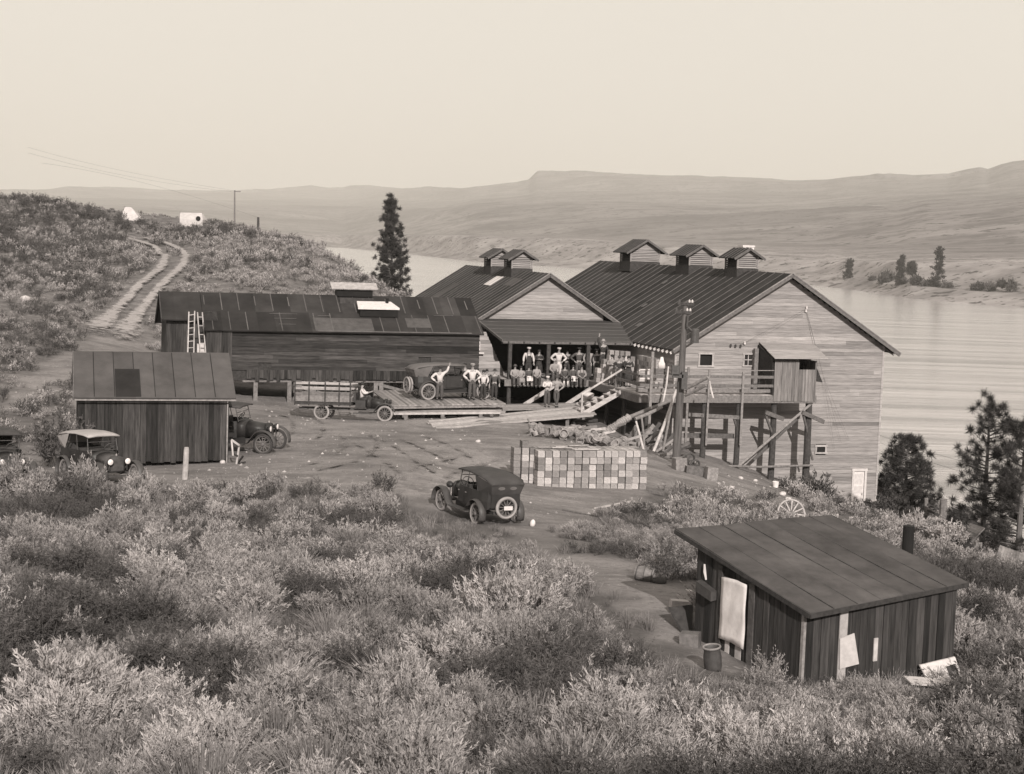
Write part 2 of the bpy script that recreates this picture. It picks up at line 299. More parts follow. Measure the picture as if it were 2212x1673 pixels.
for base_ in ([(420,1045),(600,1030),(740,1000),(790,960),(760,930),(700,912)],[(960,1085),(900,1030),(840,980),(780,945),(700,925)],[(1080,1040),(1000,1000),(900,950),(830,925)],[(560,990),(640,960),(680,930),(640,900),(560,870)],[(880,1075),(960,1010),(1050,980),(1180,975)]):
    t0_=trk(base_)
    for sd in (-.7,.7):
        V=[];E_=[]
        for i,p in enumerate(t0_):
            d_=t0_[min(i+1,len(t0_)-1)]-t0_[max(i-1,0)]; d_=d_/(np.hypot(*d_)+1e-9); s_=np.array([-d_[1],d_[0]]); p=p+s_*sd
            for u in np.linspace(-1,1,5): q=p+s_*u*.24; V.append((q[0],q[1],H(q[0],q[1])+.075)); E_.append((1-abs(u)**2)*min(1,i/4)*min(1,(len(t0_)-1-i)/4))
        N_=len(t0_); ix=np.arange(N_*5).reshape(N_,5); Q_=np.stack([ix[:-1,:-1],ix[:-1,1:],ix[1:,1:],ix[1:,:-1]],-1).reshape(-1,4)
        o_=npmesh('wheel_track',np.array(V),Q_,np.zeros(len(Q_)),tm,smooth=True); a_=o_.data.attributes.new('edge','FLOAT','POINT'); a_.data.foreach_set('value',np.array(E_,np.float32)); tag(o_,'dark wheel track worn in the yard dust',None,kind='structure')
# water
WZ=-14.
wm=bpy.data.materials.new('river_water'); wm.use_nodes=True; n=wm.node_tree.nodes; l=wm.node_tree.links.new; b=n['Principled BSDF']
b.inputs['Roughness'].default_value=.13; b.inputs['IOR'].default_value=1.33; b.inputs['Specular IOR Level'].default_value=.9
ba=n.new('ShaderNodeBump'); ba.inputs['Strength'].default_value=.35; ba.inputs['Distance'].default_value=.5
l(nz(n,l,1.,5,(.018,.13,1)),ba.inputs['Height'])
bb_=n.new('ShaderNodeBump'); bb_.inputs['Strength'].default_value=.25; bb_.inputs['Distance'].default_value=.12; l(nz(n,l,1.,6,(.15,1.1,1)),bb_.inputs['Height']); l(ba.outputs[0],bb_.inputs['Normal']); l(bb_.outputs[0],b.inputs['Normal'])
l(mixc(n,l,nz(n,l,1,7,(.006,.11,1),.4,.6),G(.22),G(.5)),b.inputs['Base Color'])  # pale and dark reflection streaks painted into the base colour
w=MB(); w.quad((-4500,20,WZ),(5000,20,WZ),(5000,6500,WZ),(-4500,6500,WZ)); w=w.build('river_water',wm); tag(w,'smooth pale river curving past the building',None,kind='structure')
# far shore and hills, real distances
def tb(t): 
    t=sorted(t); return lambda x: np.interp(x,[a for a,_ in t],[b for _,b in t])
shore=tb([(-1500,520),(0,525),(741,536),(900,552),(1026,566),(1210,578),(1500,600),(1763,618),(1860,630),(1967,646),(2074,655),(2187,665),(2500,690),(3800,760)])
foot=tb([(-1500,516),(741,531),(1026,553),(1210,566),(1763,598),(1967,622),(2100,630),(2187,634),(2500,650),(3800,700)])
btop=tb([(-1500,470),(741,508),(1000,511),(1200,517),(1400,530),(1670,556),(1800,562),(1967,569),(2187,574),(2500,585),(3800,620)])
terr=tb([(-1500,460),(600,500),(870,506),(1200,510),(1400,512),(1800,526),(2000,529),(2187,531),(2500,536),(3800,560)])
mid=tb([(-1500,430),(0,440),(380,445),(700,447),(870,452),(1000,447),(1080,441),(1200,440),(1400,443),(1600,449),(1780,448),(1940,448),(2005,438),(2100,434),(2187,428),(2500,400),(3800,380)])
skyl=tb([(-1500,405),(22,415),(100,416),(148,413),(242,414),(403,420),(505,421),(577,416),(669,409),(712,413),(795,406),(890,412),(997,417),(1077,407),(1115,405),(1140,400),(1160,382),(1250,382),(1400,386),(1500,386),(1640,391),(1700,396),(1752,397),(1921,391),(2048,388),(2080,379),(2115,370),(2134,373),(2160,362),(2187,354),(2300,338),(2500,345),(3800,360)])
NA=900; xs=np.linspace(-1300,3500,NA)
rings=[]
def zat(xx,yy,Y): return np.array([at(a,b_,c_) for a,b_,c_ in zip(xx,yy,Y)])
Ys=np.array([atz(a,float(shore(a)),WZ)[1] for a in xs]); Ys=np.clip(Ys,500,4000)
defs=[(shore,Ys,-1.),(foot,Ys*1.07,0),(btop,Ys*1.16+20,0),(terr,Ys*1.7+200,0),(lambda x:mid(x)+28,Ys*1.9+500,0),(mid,Ys*2.2+900,0),(lambda x:mid(x)+3,Ys*2.5+1200,0),(lambda x:skyl(x)*.5+mid(x)*.5,Ys*3+2300,0),(skyl,Ys*3.4+3000,0),(lambda x:skyl(x)+6,Ys*3.8+4000,0)]
R_=[]
for f_,Y_,dz in defs:
    p=zat(xs,f_(xs),Y_); 
    p[:,2]=np.where(np.full(len(xs),dz==-1.),WZ-1.5,p[:,2]); R_.append(p)
rows=[]; sub=[8,22,26,16,30,8,20,30,12]
for i,k in enumerate(sub):
    for t in np.linspace(0,1,k,endpoint=False):
        s=t*t*(3-2*t) if i in (1,) else t
        q=R_[i]*(1-t)+R_[i+1]*t; q=q.copy(); q[:,2]=R_[i][:,2]*(1-s)+R_[i+1][:,2]*s
        amp=[.2,1.2,.9,1.5,10,10,14,30,30][i]*(math.sin(math.pi*t) if i in (4,5,6,7) else 1)
        fr=[.02,.012,.008,.004,.0022,.002,.0016,.0010,.001][i]
        q[:,2]+=amp*(1-2*np.abs(noise2(q[:,0],q[:,1]*.6,fr,11,5)))*1.0*(0 if (i==0 and t==0) else 1)
        rows.append(q)
rows.append(R_[-1]); FR=np.array(rows); nr=len(rows)
idx=np.arange(nr*NA).reshape(nr,NA); Q=np.stack([idx[:-1,:-1],idx[:-1,1:],idx[1:,1:],idx[1:,:-1]],-1).reshape(-1,4)
fm=bpy.data.materials.new('dry_hills'); fm.use_nodes=True; n=fm.node_tree.nodes; l=fm.node_tree.links.new; b=n['Principled BSDF']; b.inputs['Roughness'].default_value=1; b.inputs['Specular IOR Level'].default_value=0
c=mixc(n,l,nz(n,l,1,5,(.0012,.003,.02),.35,.65),G(.16),G(.26))
c=mixc(n,l,nz(n,l,1,3,(.05,.035,.1),.56,.66),c,G(.06)); c=mixc(n,l,nz(n,l,1,6,(.006,.012,.06),.47,.62),c,G(.13))
ab=n.new('ShaderNodeAttribute'); ab.attribute_name='bank'
bk=mixc(n,l,nz(n,l,1,4,(.02,.02,.06),.35,.65),G(.17),G(.34)); bk=mixc(n,l,nz(n,l,1,2,(.14,.12,.3),.58,.64),bk,G(.08)); c=mixc(n,l,ab.outputs['Fac'],c,bk); l(c,b.inputs['Base Color'])
fo=npmesh('hills',FR.reshape(-1,3),Q,np.zeros(len(Q)),fm,smooth=True); tag(fo,'hazy dry hills and mesa beyond the river',None,kind='structure')
bv=np.zeros((nr,NA)); bv[:sub[0]+sub[1]+6]=1; bv[sub[0]+sub[1]+6:sub[0]+sub[1]+14]=.5
a_=fo.data.attributes.new('bank','FLOAT','POINT'); a_.data.foreach_set('value',bv.ravel().astype(np.float32))
# base plain so that the world stays closed below the far country
pl=MB(); pl.quad((-30000,-4000,-40),(30000,-4000,-40),(30000,40000,-40),(-30000,40000,-40)); pl=pl.build('terrain_plain',fm); tag(pl,'dry plain',None,kind='structure')
# air
hz=MB(); hz.box(-9000,9000,-120,16000,-42,760); hm=bpy.data.materials.new('haze_air'); hm.use_nodes=True; n=hm.node_tree.nodes; n.remove(n['Principled BSDF'])
pv=n.new('ShaderNodeVolumePrincipled'); pv.inputs['Color'].default_value=(1,.97,.92,1); pv.inputs['Density'].default_value=.00011; pv.inputs['Anisotropy'].default_value=.2
hm.node_tree.links.new(pv.outputs[0],n['Material Output'].inputs['Volume']); hz=hz.build('haze',hm); tag(hz,'thin pale summer haze in the air',None,kind='stuff')
# ---------------- building helpers ----------------
def siding(mb,prof,zb,zt,P,h=.2,holes=(),lo=1.8,hi=5.,rng=rnd,base=.5,var=.5,mi=0):
    """lap boards; prof(z)->(s0,s1); P(s,out,z)->point; each board its own tone"""
    z=zb
    while z<zt-.02:
        h2=min(h,zt-z); a,b=prof(z+h2*.5)
        if b-a>.05:
            ct=rng.uniform(-.16,.16); segs=[(a,b)]
            for (hx0,hx1,hz0,hz1) in holes:
                if z+h2>hz0+.03 and z<hz1-.03:
                    segs=[q for (u,v) in segs for q in ((u,min(v,hx0)),(max(u,hx1),v)) if q[1]-q[0]>.02]
            a2,b2=prof(z+h2)
            for (u,v) in segs:
                s=u
                while s<v-.01:
                    e=min(v,s+rng.uniform(lo,hi)); e=v if v-e<.5 else e
                    t=min(1,max(0,base+ct+rng.gauss(0,var*.42)))
                    st=max(s,a2) if s<=a+1e-6 else s; et=min(e,b2) if e>=b-1e-6 else e
                    mb.quad(P(s,.034,z),P(e,.034,z),P(et,.012,z+h2),P(st,.012,z+h2),t,mi)
                    mb.quad(P(s,0,z),P(e,0,z),P(e,.034,z),P(s,.034,z),t*.6,mi); s=e  # underside in a darker tone: lap shadow put into the colour
        z+=h
def vboards(mb,s0,s1,zb,ztf,P,w=.24,holes=(),rng=rnd,base=.5,var=.5,jag=.06,mi=0,batten=.0):
    s=s0
    while s<s1-.02:
        e=min(s1,s+w*rng.uniform(.8,1.25)); t=min(1,max(0,base+rng.gauss(0,var*.45))); o=rng.uniform(.012,.032); b=zb+rng.uniform(0,jag)
        cuts=[(b,None)]
        for (hx0,hx1,hz0,hz1) in holes:
            if e>hx0+.02 and s<hx1-.02: cuts=[(b,hz0),(hz1,None)]
        for (z0,z1) in cuts:
            ta=ztf(s) if z1 is None else z1; tb_=ztf(e) if z1 is None else z1
            mb.hexa([P(s+.006,0,z0),P(e-.006,0,z0),P(e-.006,o,z0),P(s+.006,o,z0),P(s+.006,0,ta),P(e-.006,0,tb_),P(e-.006,o,tb_),P(s+.006,o,ta)],t,mi)
        s=e
def roofplane(mb,p0,pa,pd,th=.07,sp=.9,seam=.035,across=False,rng=rnd,base=.5,var=.25,mseam=1,rows=1,seams=True,edge=True):
    """p0 corner, pa vector along the ridge, pd vector down the slope"""
    p0,pa,pd=Vector(p0),Vector(pa),Vector(pd); nrm=pa.cross(pd).normalized()
    if nrm.z<0: nrm=-nrm
    L=pa.length; n=max(1,int(round(L/sp))); cnt=n
    for i in range(n):
        a=pa*(i/n); b=pa*((i+1)/n)
        for r in range(rows):
            q0=p0+a+pd*(r/rows); q1=p0+b+pd*(r/rows); q2=p0+b+pd*((r+1)/rows); q3=p0+a+pd*((r+1)/rows)
            up=nrm*(.004*((i+r)%2)); t=min(1,max(0,base+rng.gauss(0,var)))
            mb.hexa([q-nrm*th for q in (q0,q1,q2,q3)]+[q+up for q in (q0,q1,q2,q3)],t,0)
    if seams:
        for i in range(n+1):
            a=p0+pa*(i/n)+nrm*.012; mb.beam(a,a+pd,seam,.03,rng.uniform(.3,.8),mseam,up=nrm)
def each(name,mt,par,beams):
    """every member its own part: (a,b,w,h,tone)"""
    out=[]
    for q in beams: m=MB(); m.beam(*q); out.append(m.build(name,mt,par))
    return out
def pframe(mb,x0,x1,z0,z1,y,w=.09,d=.05,mi=0,sill=True):
    mb.box(x0-w,x0,y-d,y,z0,z1,.5,mi); mb.box(x1,x1+w,y-d,y,z0,z1,.55,mi); mb.box(x0-w-.03,x1+w+.03,y-d-.01,y,z1,z1+w*1.1,.6,mi)
    if sill: mb.box(x0-w-.04,x1+w+.04,y-d-.03,y,z0-w*.9,z0,.6,mi)
YAW=math.radians(16); BX,BY=8.7,85.6
E1=np.array([math.cos(YAW),math.sin(YAW),0]); E2=np.array([-math.sin(YAW),math.cos(YAW),0]); BO=np.array([BX,BY,0])
def bw_(x,y,z): return BO+E1*x+E2*y+np.array([0,0,z])
def bl(p): q=np.asarray(p)-BO; return float(q@E1),float(q@E2),float(q[2])
def PF(y): return lambda s,o,z:(s,y-o,z)            # wall facing the camera
def PL(x): return lambda s,o,z:(x-o,s,z)            # wall facing left
def PR(x): return lambda s,o,z:(x+o,s,z)
def cupola(par,xc,y0,z,w,d,hb,ov,hr,thm):
    """ridge ventilator: skirt, louvred box, gable roof. front gable at y0"""
    m=MB(); x0,x1=xc-w/2,xc+w/2; y1=y0+d; zt=z+hb
    m.box(x0,x1,y0,y1,z-.55,z+.12,.35,0)
    pw_=.09
    for x in (x0,x1-pw_):
        for y in (y0,y1-pw_): m.box(x,x+pw_,y,y+pw_,z+.1,zt,.5,1)
    sl=w/2*.62
    m.add([(x0,y0+.01,zt),(x1,y0+.01,zt),(xc,y0+.01,zt+sl)],[(0,1,2)],.55,1); m.add([(x0,y1-.01,zt),(x1,y1-.01,zt),(xc,y1-.01,zt+sl)],[(0,2,1)],.55,1)
    m.box(x0+.12,x1-.12,y0+.14,y1-.12,z+.1,zt,.2,2)
    b=m.build('louvre_box',[M_DARKW,M_SIDE,M_BLACK],par)
    l_=MB(); k=int(hb/.13)
    for i in range(k):
        zz=z+.14+i*(hb-.14)/k
        l_.hexa([(x0+pw_,y0+.02,zz),(x1-pw_,y0+.02,zz),(x1-pw_,y0+.04,zz),(x0+pw_,y0+.04,zz),(x0+pw_,y0+.09,zz+.09),(x1-pw_,y0+.09,zz+.09),(x1-pw_,y0+.11,zz+.09),(x0+pw_,y0+.11,zz+.09)],rnd.uniform(.3,.8),0)
        if i<k*.6: l_.hexa([(x0+.02,y0+pw_,zz),(x0+.04,y0+pw_,zz),(x0+.04,y1-pw_,zz),(x0+.02,y1-pw_,zz),(x0+.09,y0+pw_,zz+.08),(x0+.11,y0+pw_,zz+.08),(x0+.11,y1-pw_,zz+.08),(x0+.09,y1-pw_,zz+.08)],.2,1)  # left louvres dark: the shade of that face put into their colour
    l_.build('louvres',[M_SIDE,M_DARKW],b)
    r=MB(); az_=zt+sl+.04; run=w/2+ov; dz=run*.62
    for sgn in (-1,1):
        roofplane(r,(xc,y0-ov*.9,az_),(0,d+ov*1.8,0),(sgn*run,0,-dz),.05,.45,.03,rng=rnd,seams=True)
        r.beam((xc,y0-ov*.9-.02,az_-.06),(xc+sgn*run,y0-ov*.9-.02,az_-dz-.06),.04,.11,.6,1)
    rr=r.build('roof',[thm,M_SEAM],b); return b
# ---------------- main packing house ----------------
RS=.626
def zr(x): return 8.1-RS*abs(x-6.4)
main=thing('packing_house','tall clapboard packing house with steep dark seamed roof and three cupolas by the river','building',(BX,BY,0),YAW)
def gprof(z): 
    hw=(8.1-.1-z)/RS; return (max(0,6.4-hw),min(12.4,6.4+hw))
m=MB(); siding(m,gprof,-6.6,7.95,PF(0),.205,holes=[(1.41,2.11,3.04,3.63),(4.01,4.72,3.07,3.64),(10.95,11.65,-5.2,-2.78),(8.55,9.15,-1.75,-1.4)],base=.5,var=.27)
siding(m,lambda z:(0,31),-3,3.85,PL(0),.205,base=.4,var=.4); siding(m,lambda z:(0,31),-12,4.1,PR(12.4),.205,base=.4)
m.box(.01,12.39,.22,30.9,-12,3.7,.3,1); m.add([(.01,.22,3.7),(12.39,.22,3.7),(6.4,.22,7.9),(.01,30.9,3.7),(12.39,30.9,3.7),(6.4,30.9,7.9)],[(0,1,2),(3,5,4),(0,2,5,3),(1,4,5,2)],.3,1)
m.box(-.04,.06,-.05,.06,-6,3.95,.9,0); m.box(12.34,12.45,-.05,.05,-12,4.2,.9,0)
m.build('wall',[M_SIDE,M_DARKW,M_TRIM],main)
m=MB()
for sg in (-1,1):
    run=6.75; roofplane(m,(6.4,-.5,8.1),(0,32,0),(sg*run,0,-run*RS),.09,1.05,.06,base=.5,var=.2,rows=2)
rf=m.build('roof',[M_ROOF,M_SEAM],main)
for sg in (-1,1): m=MB(); m.beam((6.4,-.52,8.0),(6.4+sg*6.75,-.52,8.0-6.75*RS),.05,.2,.25,0,up=(0,0,1)); m.beam((6.4,-.54,8.12),(6.4+sg*6.75,-.54,8.12-6.75*RS),.08,.05,.8,0); m.build('bargeboard',M_WOOD,rf)
each('rafter_tail',M_PLANK,rf,[((.1,y,4.0),(-.44,y,3.68),.06,.13,.8) for y in np.arange(-.3,6.2,.62)]+[((12.6,y,4.12),(13.25,y,3.72),.06,.15,.2) for y in (-.35,.3)])
for (y0,w,d,hb,ov,hr) in ((5.4,1.35,1.8,.84,.29,.4),(12.4,1.6,2.2,.86,.33,.4),(22.2,2.15,2.1,.92,.4,.5)): cupola(main,6.4,y0,8.1,w,d,hb,ov,hr,M_ROOF)
m=MB(); 
for i in range(16):
    z=6.9+i*.16
    for j in range(4): m.box(8.2+j*.18,8.37+j*.18,10.2,10.9,z,z+.15,rnd.random())
m.box(8.15,8.95,10.15,10.95,9.46,9.56,.6); m.build('chimney',M_BRICK,main)
for (x,y,w_) in ((3.1,6.5,.5),(1.6,3.1,.45),(.8,8.1,.5),(4.6,14,.5),(2.4,11.6,.4)):
    z=zr(x)+.02; m=MB(); m.hexa([(x,y,z),(x+.3,y,z+.3*RS),(x+.3,y+w_,z+.3*RS),(x,y+w_,z),(x,y,z+.02),(x+.3,y,z+.3*RS+.02),(x+.3,y+w_,z+.3*RS+.02),(x,y+w_,z+.02)],.6); m.build('roof_patch',M_SEAM,rf)
m=MB(); pframe(m,1.41,2.11,3.04,3.63,-.035,.09,.03); f=m.build('window_frame',M_PLANK,main); m=MB(); m.box(1.41,2.11,.12,.15,3.04,3.63,.3); m.build('dark_opening',M_BLACK,f)
m=MB(); pframe(m,4.01,4.72,3.07,3.64,-.035,.08,.03)
for x in (4.225,4.475): m.box(x,x+.035,-.02,.02,3.07,3.64,.8)
m.box(4.01,4.72,-.015,.02,3.34,3.375,.8); f=m.build('window_frame',M_PLANK,main); m=MB(); m.box(4.01,4.72,.03,.06,3.07,3.64,.5); m.build('pane',M_GLASS,f)
m=MB(); pframe(m,8.6,9.1,-1.72,-1.42,-.035,.1,.03); f=m.build('window_frame',M_PLANK,main); m=MB(); m.box(8.6,9.1,.05,.1,-1.75,-1.4,.4); m.build('dark_opening',M_BLACK,f)
m=MB(); m.box(10.98,11.62,.0,.05,-5.1,-2.8,.85); 
for z0,z1 in ((-3.5,-2.95),(-4.05,-3.65),(-4.9,-4.2)):
    m.box(11.06,11.54,-.012,.0,z0,z1,.55)
m.box(11.5,11.56,-.06,0,-4.15,-4.05,.1); dr=m.build('door',M_TRIM,main)
m=MB(); pframe(m,10.98,11.62,-5.1,-2.8,-.035,.13,.04,sill=False); m.build('door_frame',M_TRIM,dr)
for i,(x,z) in enumerate(((3.14,4.16),(3.42,4.15),(3.72,4.14),(3.95,4.3),(7.49,6.12),(7.52,6.3))):
    m=MB(); m.lathe([(.0,0),(.05,0),(.06,.06),(.035,.09),(.06,.12),(.0,.17)],(x,-.12,z-.1),'z',10,.9 if i>2 else .1); m.beam((x,0,z-.06),(x,-.14,z-.08),.03,.03,.3); m.build('insulator',M_TRIM if i>2 else M_IRON,main)
m=MB()
for i in range(3):
    m.tube([(7.5,-.1,6.2-.05*i),(8.6,-.4,2.5),(9.6+.4*i,-.2,-1.5+.3*i)],.004,4,.3)
m.tube([(7.5,-.1,6.2),(5.4,-.3,5.15),(3.95,-.1,4.3)],.004,4,.3); m.tube([(7.5,-.1,6.1),(5.4,-.3,4.95),(3.7,-.1,4.2)],.004,4,.3)
m.build('wires',M_IRON,main)
# ---------------- middle building with porch roof ----------------
mid_=thing('middle_building','gabled middle building with two cupolas and wide porch roof over the people','building',(BX,BY,0),YAW)
AX,AZm,SM=-3.6,7.5,.64; MY=12.
m=MB(); siding(m,lambda z:(max(-9,AX-(AZm-.1-z)/SM),min(0,AX+(AZm-.1-z)/SM)),4.6,7.35,PF(MY),.2,base=.6,var=.35)
siding(m,lambda z:(-9.6,-7.4),-.5,4.6,PF(MY),.2,base=.5,var=.35)
siding(m,lambda z:(-7.4,0),-.5,4.6,PF(MY),.2,base=.2,var=.3,mi=2)  # black boards put the deep shade under the porch into the colour
siding(m,lambda z:(MY,31),-2,4.3,PL(-8.9),.2,base=.4)
m.box(-8.8,0,MY+.03,31,-3,4.2,.3,1); m.add([(-8.8,MY+.03,4.2),(0,MY+.03,4.2),(0,MY+.03,5.1),(AX,MY+.03,AZm-.15),(-8.8,31,4.2),(0,31,4.2),(0,31,5.1),(AX,31,AZm-.15)],[(0,1,2,3),(4,7,6,5)],.3,1)
siding(m,lambda z:(-9.45,-7.1-(z-1.66)*.5),1.68,4.15,PF(8.2),.2,base=.62,var=.4)  # slanted right edge puts the porch shadow's edge into the wall shape
m.box(-9.45,-8.3,8.22,8.3,1.68,4.1,.3,1)
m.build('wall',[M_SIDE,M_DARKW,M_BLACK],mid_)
m=MB(); roofplane(m,(AX,MY-.45,AZm),(0,20.4,0),(-5.6,0,-5.6*SM),.09,.8,.045,rows=2,base=.62,var=.2); roofplane(m,(AX,MY-.45,AZm),(0,20.4,0),(4.75,0,-4.75*SM),.09,.8,.045,base=.5)
rf=m.build('roof',[M_ROOF,M_SEAM],mid_)
for sg,L in ((-1,5.0),(1,4.6)): m=MB(); m.beam((AX,MY-.47,AZm-.1),(AX+sg*L,MY-.47,AZm-.1-L*SM),.05,.2,.2); m.beam((AX,MY-.5,AZm+.02),(AX+sg*L,MY-.5,AZm+.02-L*SM),.08,.05,.8); m.build('bargeboard',M_WOOD,rf)
m=MB(); roofplane(m,(AX-1.9,26.2,AZm-1.9*SM+.03),(0,1.3,0),(-3.6,0,-3.6*SM),.02,1.3,seams=False,base=.9); m.build('light_strip',M_ROOFG,rf)
m=MB(); roofplane(m,(AX-.75,19.2,AZm-.75*SM+.03),(0,1.6,0),(-.9,0,-.9*SM),.03,1.6,seams=False,base=.9); m.build('skylight',M_TRIM,rf)
m=MB(); roofplane(m,(AX-.75,15.0,AZm-.75*SM+.03),(0,1.8,0),(-.7,0,-.7*SM),.03,1.8,seams=False,base=.8); m.build('patch',M_ROOFG,rf)
# porch roof
PZ0,PZ1=4.72,3.84
m=MB(); a=Vector((-8.0,MY-.03,PZ0)); 
for i in range(6):   # courses of roll roofing running across
    y0=MY-.03-(MY-5.8)*i/6; y1=MY-.03-(MY-5.8)*(i+1)/6; z0=PZ0+(PZ1-PZ0)*i/6; z1=PZ0+(PZ1-PZ0)*(i+1)/6; t=.5+rnd.uniform(-.3,.3)
    xr=.9
    m.hexa([(-8.0,y1,z1-.08),(xr,y1,z1-.08),(xr,y0,z0-.08),(-8.0,y0,z0-.08),(-8.0,y1,z1+.012),(xr,y1,z1+.012),(xr,y0,z0),(-8.0,y0,z0)],t,0)
    m.beam((-8,y1+.01,z1+.02),(xr,y1+.01,z1+.02),.03,.02,.7,1)
pr=m.build('porch_roof',[mat('porch_roofing',.04,.065,.85,(.3,3,3),1.5,.2),M_SEAM],mid_)
each('fascia',M_WOOD,pr,[((-8.03,MY,PZ0-.03),(-8.03,5.78,PZ1-.03),.05,.14,.4),((-8.0,5.77,PZ1-.1),(0.1,5.77,PZ1-.1),.05,.14,.2)])
each('rafter',M_DARKW,pr,[((x,MY,PZ0-.15),(x,5.62,PZ1-.13),.05,.13,.3) for x in np.arange(-7.7,0,.9)])
each('eave_beam',M_DARKW,pr,[((-8.0,6.1,PZ1-.17),(.1,6.1,PZ1-.17),.1,.12,.3)])
for x,b_ in ((-7.55,.0),(-5.3,.2),(-2.95,.2)):
    m=MB(); m.beam((x,5.9,b_),(x,5.9,PZ1-.2),.2,.2,.45); m.build('post',M_DARKW,mid_)
for (x,y) in ((AX,17.6),(AX,22.6)): cupola(mid_,x,y,AZm,1.4,1.8,.84,.3,.4,M_ROOF if y>20 else M_ROOF)
m=MB(); m.box(-9.1,-8.72,8.0,8.15,3.1,3.6,.9); m.box(-9.02,-8.8,7.985,8.0,3.2,3.5,.5,0); m.build('notice_box',M_TRIM,mid_)
m=MB(); m.box(-9.35,-8.5,7.9,8.16,2.9,3.0,.7); m.build('ledge',M_TRIM,mid_)
# ---------------- long barn ----------------
barn=thing('long_barn','long low barn of dark horizontal boards on posts left of the porch','building',(BX,BY,0),YAW)
m=MB(); siding(m,lambda z:(-24.2,-9.5),2.1,4.25,PF(5.3),.2,holes=[(-21.6,-20.9,2.1,2.5),(-12.9,-12.2,2.35,2.75)],base=.5,var=.55)
vboards(m,-22.2,-16.5,1.45,lambda s:2.12,PF(5.26),.2,jag=.25,mi=1,base=.6,var=.6); vboards(m,-16.5,-13.4,1.55,lambda s:2.12,PF(5.26),.2,jag=.1,mi=1,base=.3); vboards(m,-12,-9.6,1.6,lambda s:2.12,PF(5.26),.22,jag=.2,mi=1,base=.5)
vboards(m,-24.35,-23.2,.5,lambda s:4.2,PF(5.25),.16,mi=1,base=.45,var=.7); vboards(m,-24.2,-23.0,.4,lambda s:4.2,PF(5.2),.3,mi=1,base=.5)
vboards(m,-26.3,-24.3,1.4,lambda s:4.55,PF(6.3),.2,mi=1,base=.6,var=.5,holes=[(-25.0,-24.4,2.2,3.7)])
vboards(m,6.3,10.6,1.4,lambda s:4.4+.56*(2.2-abs(s-8.3)),PL(-26.3),.2,mi=1); vboards(m,5.3,6.3,1.2,lambda s:4.3,PL(-24.3),.2,mi=1)
siding(m,lambda z:(5.3,11.3),1.2,4.2,PR(-9.5),.2); m.add([(-9.5,5.3,4.2),(-9.5,11.3,4.2),(-9.5,8.3,5.9)],[(0,1,2)],.5,0)
m.box(-24.2,-9.55,5.35,11.2,1.55,4.2,.2,2); m.box(-26.2,-24.2,6.4,11.2,.8,4.3,.2,2)
m.build('wall',[M_BARN,M_SHED,M_DARKW],barn)
m=MB(); sl=.56
roofplane(m,(-24.45,8.3,6.05),(15.15,0,0),(0,-3.3,-3.3*sl),.07,.92,.05,rows=2,base=.5,var=.3,seams=False)
roofplane(m,(-26.6,8.3,6.05),(2.13,0,0),(0,-2.45,-2.45*sl),.07,.8,.05,seams=False); roofplane(m,(-26.6,8.3,6.05),(17.3,0,0),(0,3.3,-3.3*sl),.07,1.8,.05,seams=False)
rb=m.build('roof',[M_ROOF,M_SEAM],barn)
m=MB()
for i in range(17):
    x=-24.3+i*.91; y0,y1=(8.3,6.75) if rnd.random()<.8 else (8.0,7.2)
    m.beam((x,y0,6.05-(8.3-y0)*sl+.01),(x,y1,6.05-(8.3-y1)*sl+.01),.05,.015,rnd.uniform(.2,.9))
    if rnd.random()<.7:
        x2=x+.3; m.beam((x2,6.6,6.05-1.7*sl+.012),(x2,5.05,6.05-3.25*sl+.012),.05,.015,rnd.uniform(.1,.8))
for (x0,x1,y) in ((-20.9,-19.4,6.5),(-20.7,-19.5,6.1),(-20.5,-19.6,5.6),(-18.3,-17.6,6.4),(-11.8,-10.7,6.6)): m.beam((x0,y,6.05-(8.3-y)*sl+.015),(x1,y,6.05-(8.3-y)*sl+.015),.05,.015,.9,up=(0,0,1))
for (x0,x1,y0,y1) in ((-18.6,-15.4,5.1,6.2),(-13.5,-12.2,5.5,6.3)):
    m.hexa([(x0,y0,6.05-(8.3-y0)*sl),(x1,y0,6.05-(8.3-y0)*sl),(x1,y1,6.05-(8.3-y1)*sl),(x0,y1,6.05-(8.3-y1)*sl)]+[(x0,y0,6.066-(8.3-y0)*sl),(x1,y0,6.066-(8.3-y0)*sl),(x1,y1,6.066-(8.3-y1)*sl),(x0,y1,6.066-(8.3-y1)*sl)],.15)
m.beam((-18.5,5.02,4.25),(-10,5.02,4.25),.04,.05,.8); m.build('roofing_patches',M_SEAM,rb)
each('bargeboard',M_DARKW,rb,[((-26.62,8.3,6.0),(-26.62,5.85,6.0-2.45*sl),.05,.2,.4),((-24.47,6.2,4.83),(-24.47,5.0,4.17),.05,.4,.15),((-26.62,8.3,6.0),(-26.62,11.6,6.0-3.3*sl),.05,.2,.1)])
m=MB(); m.hexa([(-24.5,5.75,4.66),(-23.7,5.75,4.66),(-23.7,6.6,5.1),(-24.5,6.6,5.1),(-24.1,5.7,5.15),(-24.08,5.7,5.15),(-24.08,6.6,5.12),(-24.1,6.6,5.12)],.1); m.build('gablet',M_DARKW,rb)
m=MB(); m.box(-17.0,-15.0,8.0,8.7,6.0,6.35,.2,1); m.hexa([(-17.35,7.75,6.42),(-14.75,7.75,6.42),(-14.75,8.4,6.72),(-17.35,8.4,6.72),(-17.35,7.75,6.47),(-14.75,7.75,6.47),(-14.75,8.4,6.77),(-17.35,8.4,6.77)],.6,0)
m.box(-16.9,-15.0,7.55,7.6,5.6,5.95,.4,2); m.build('ridge_vent',[M_PLANK,M_BLACK,M_DARKW],rb)
s0=bl(at(757,660,91.5)); 
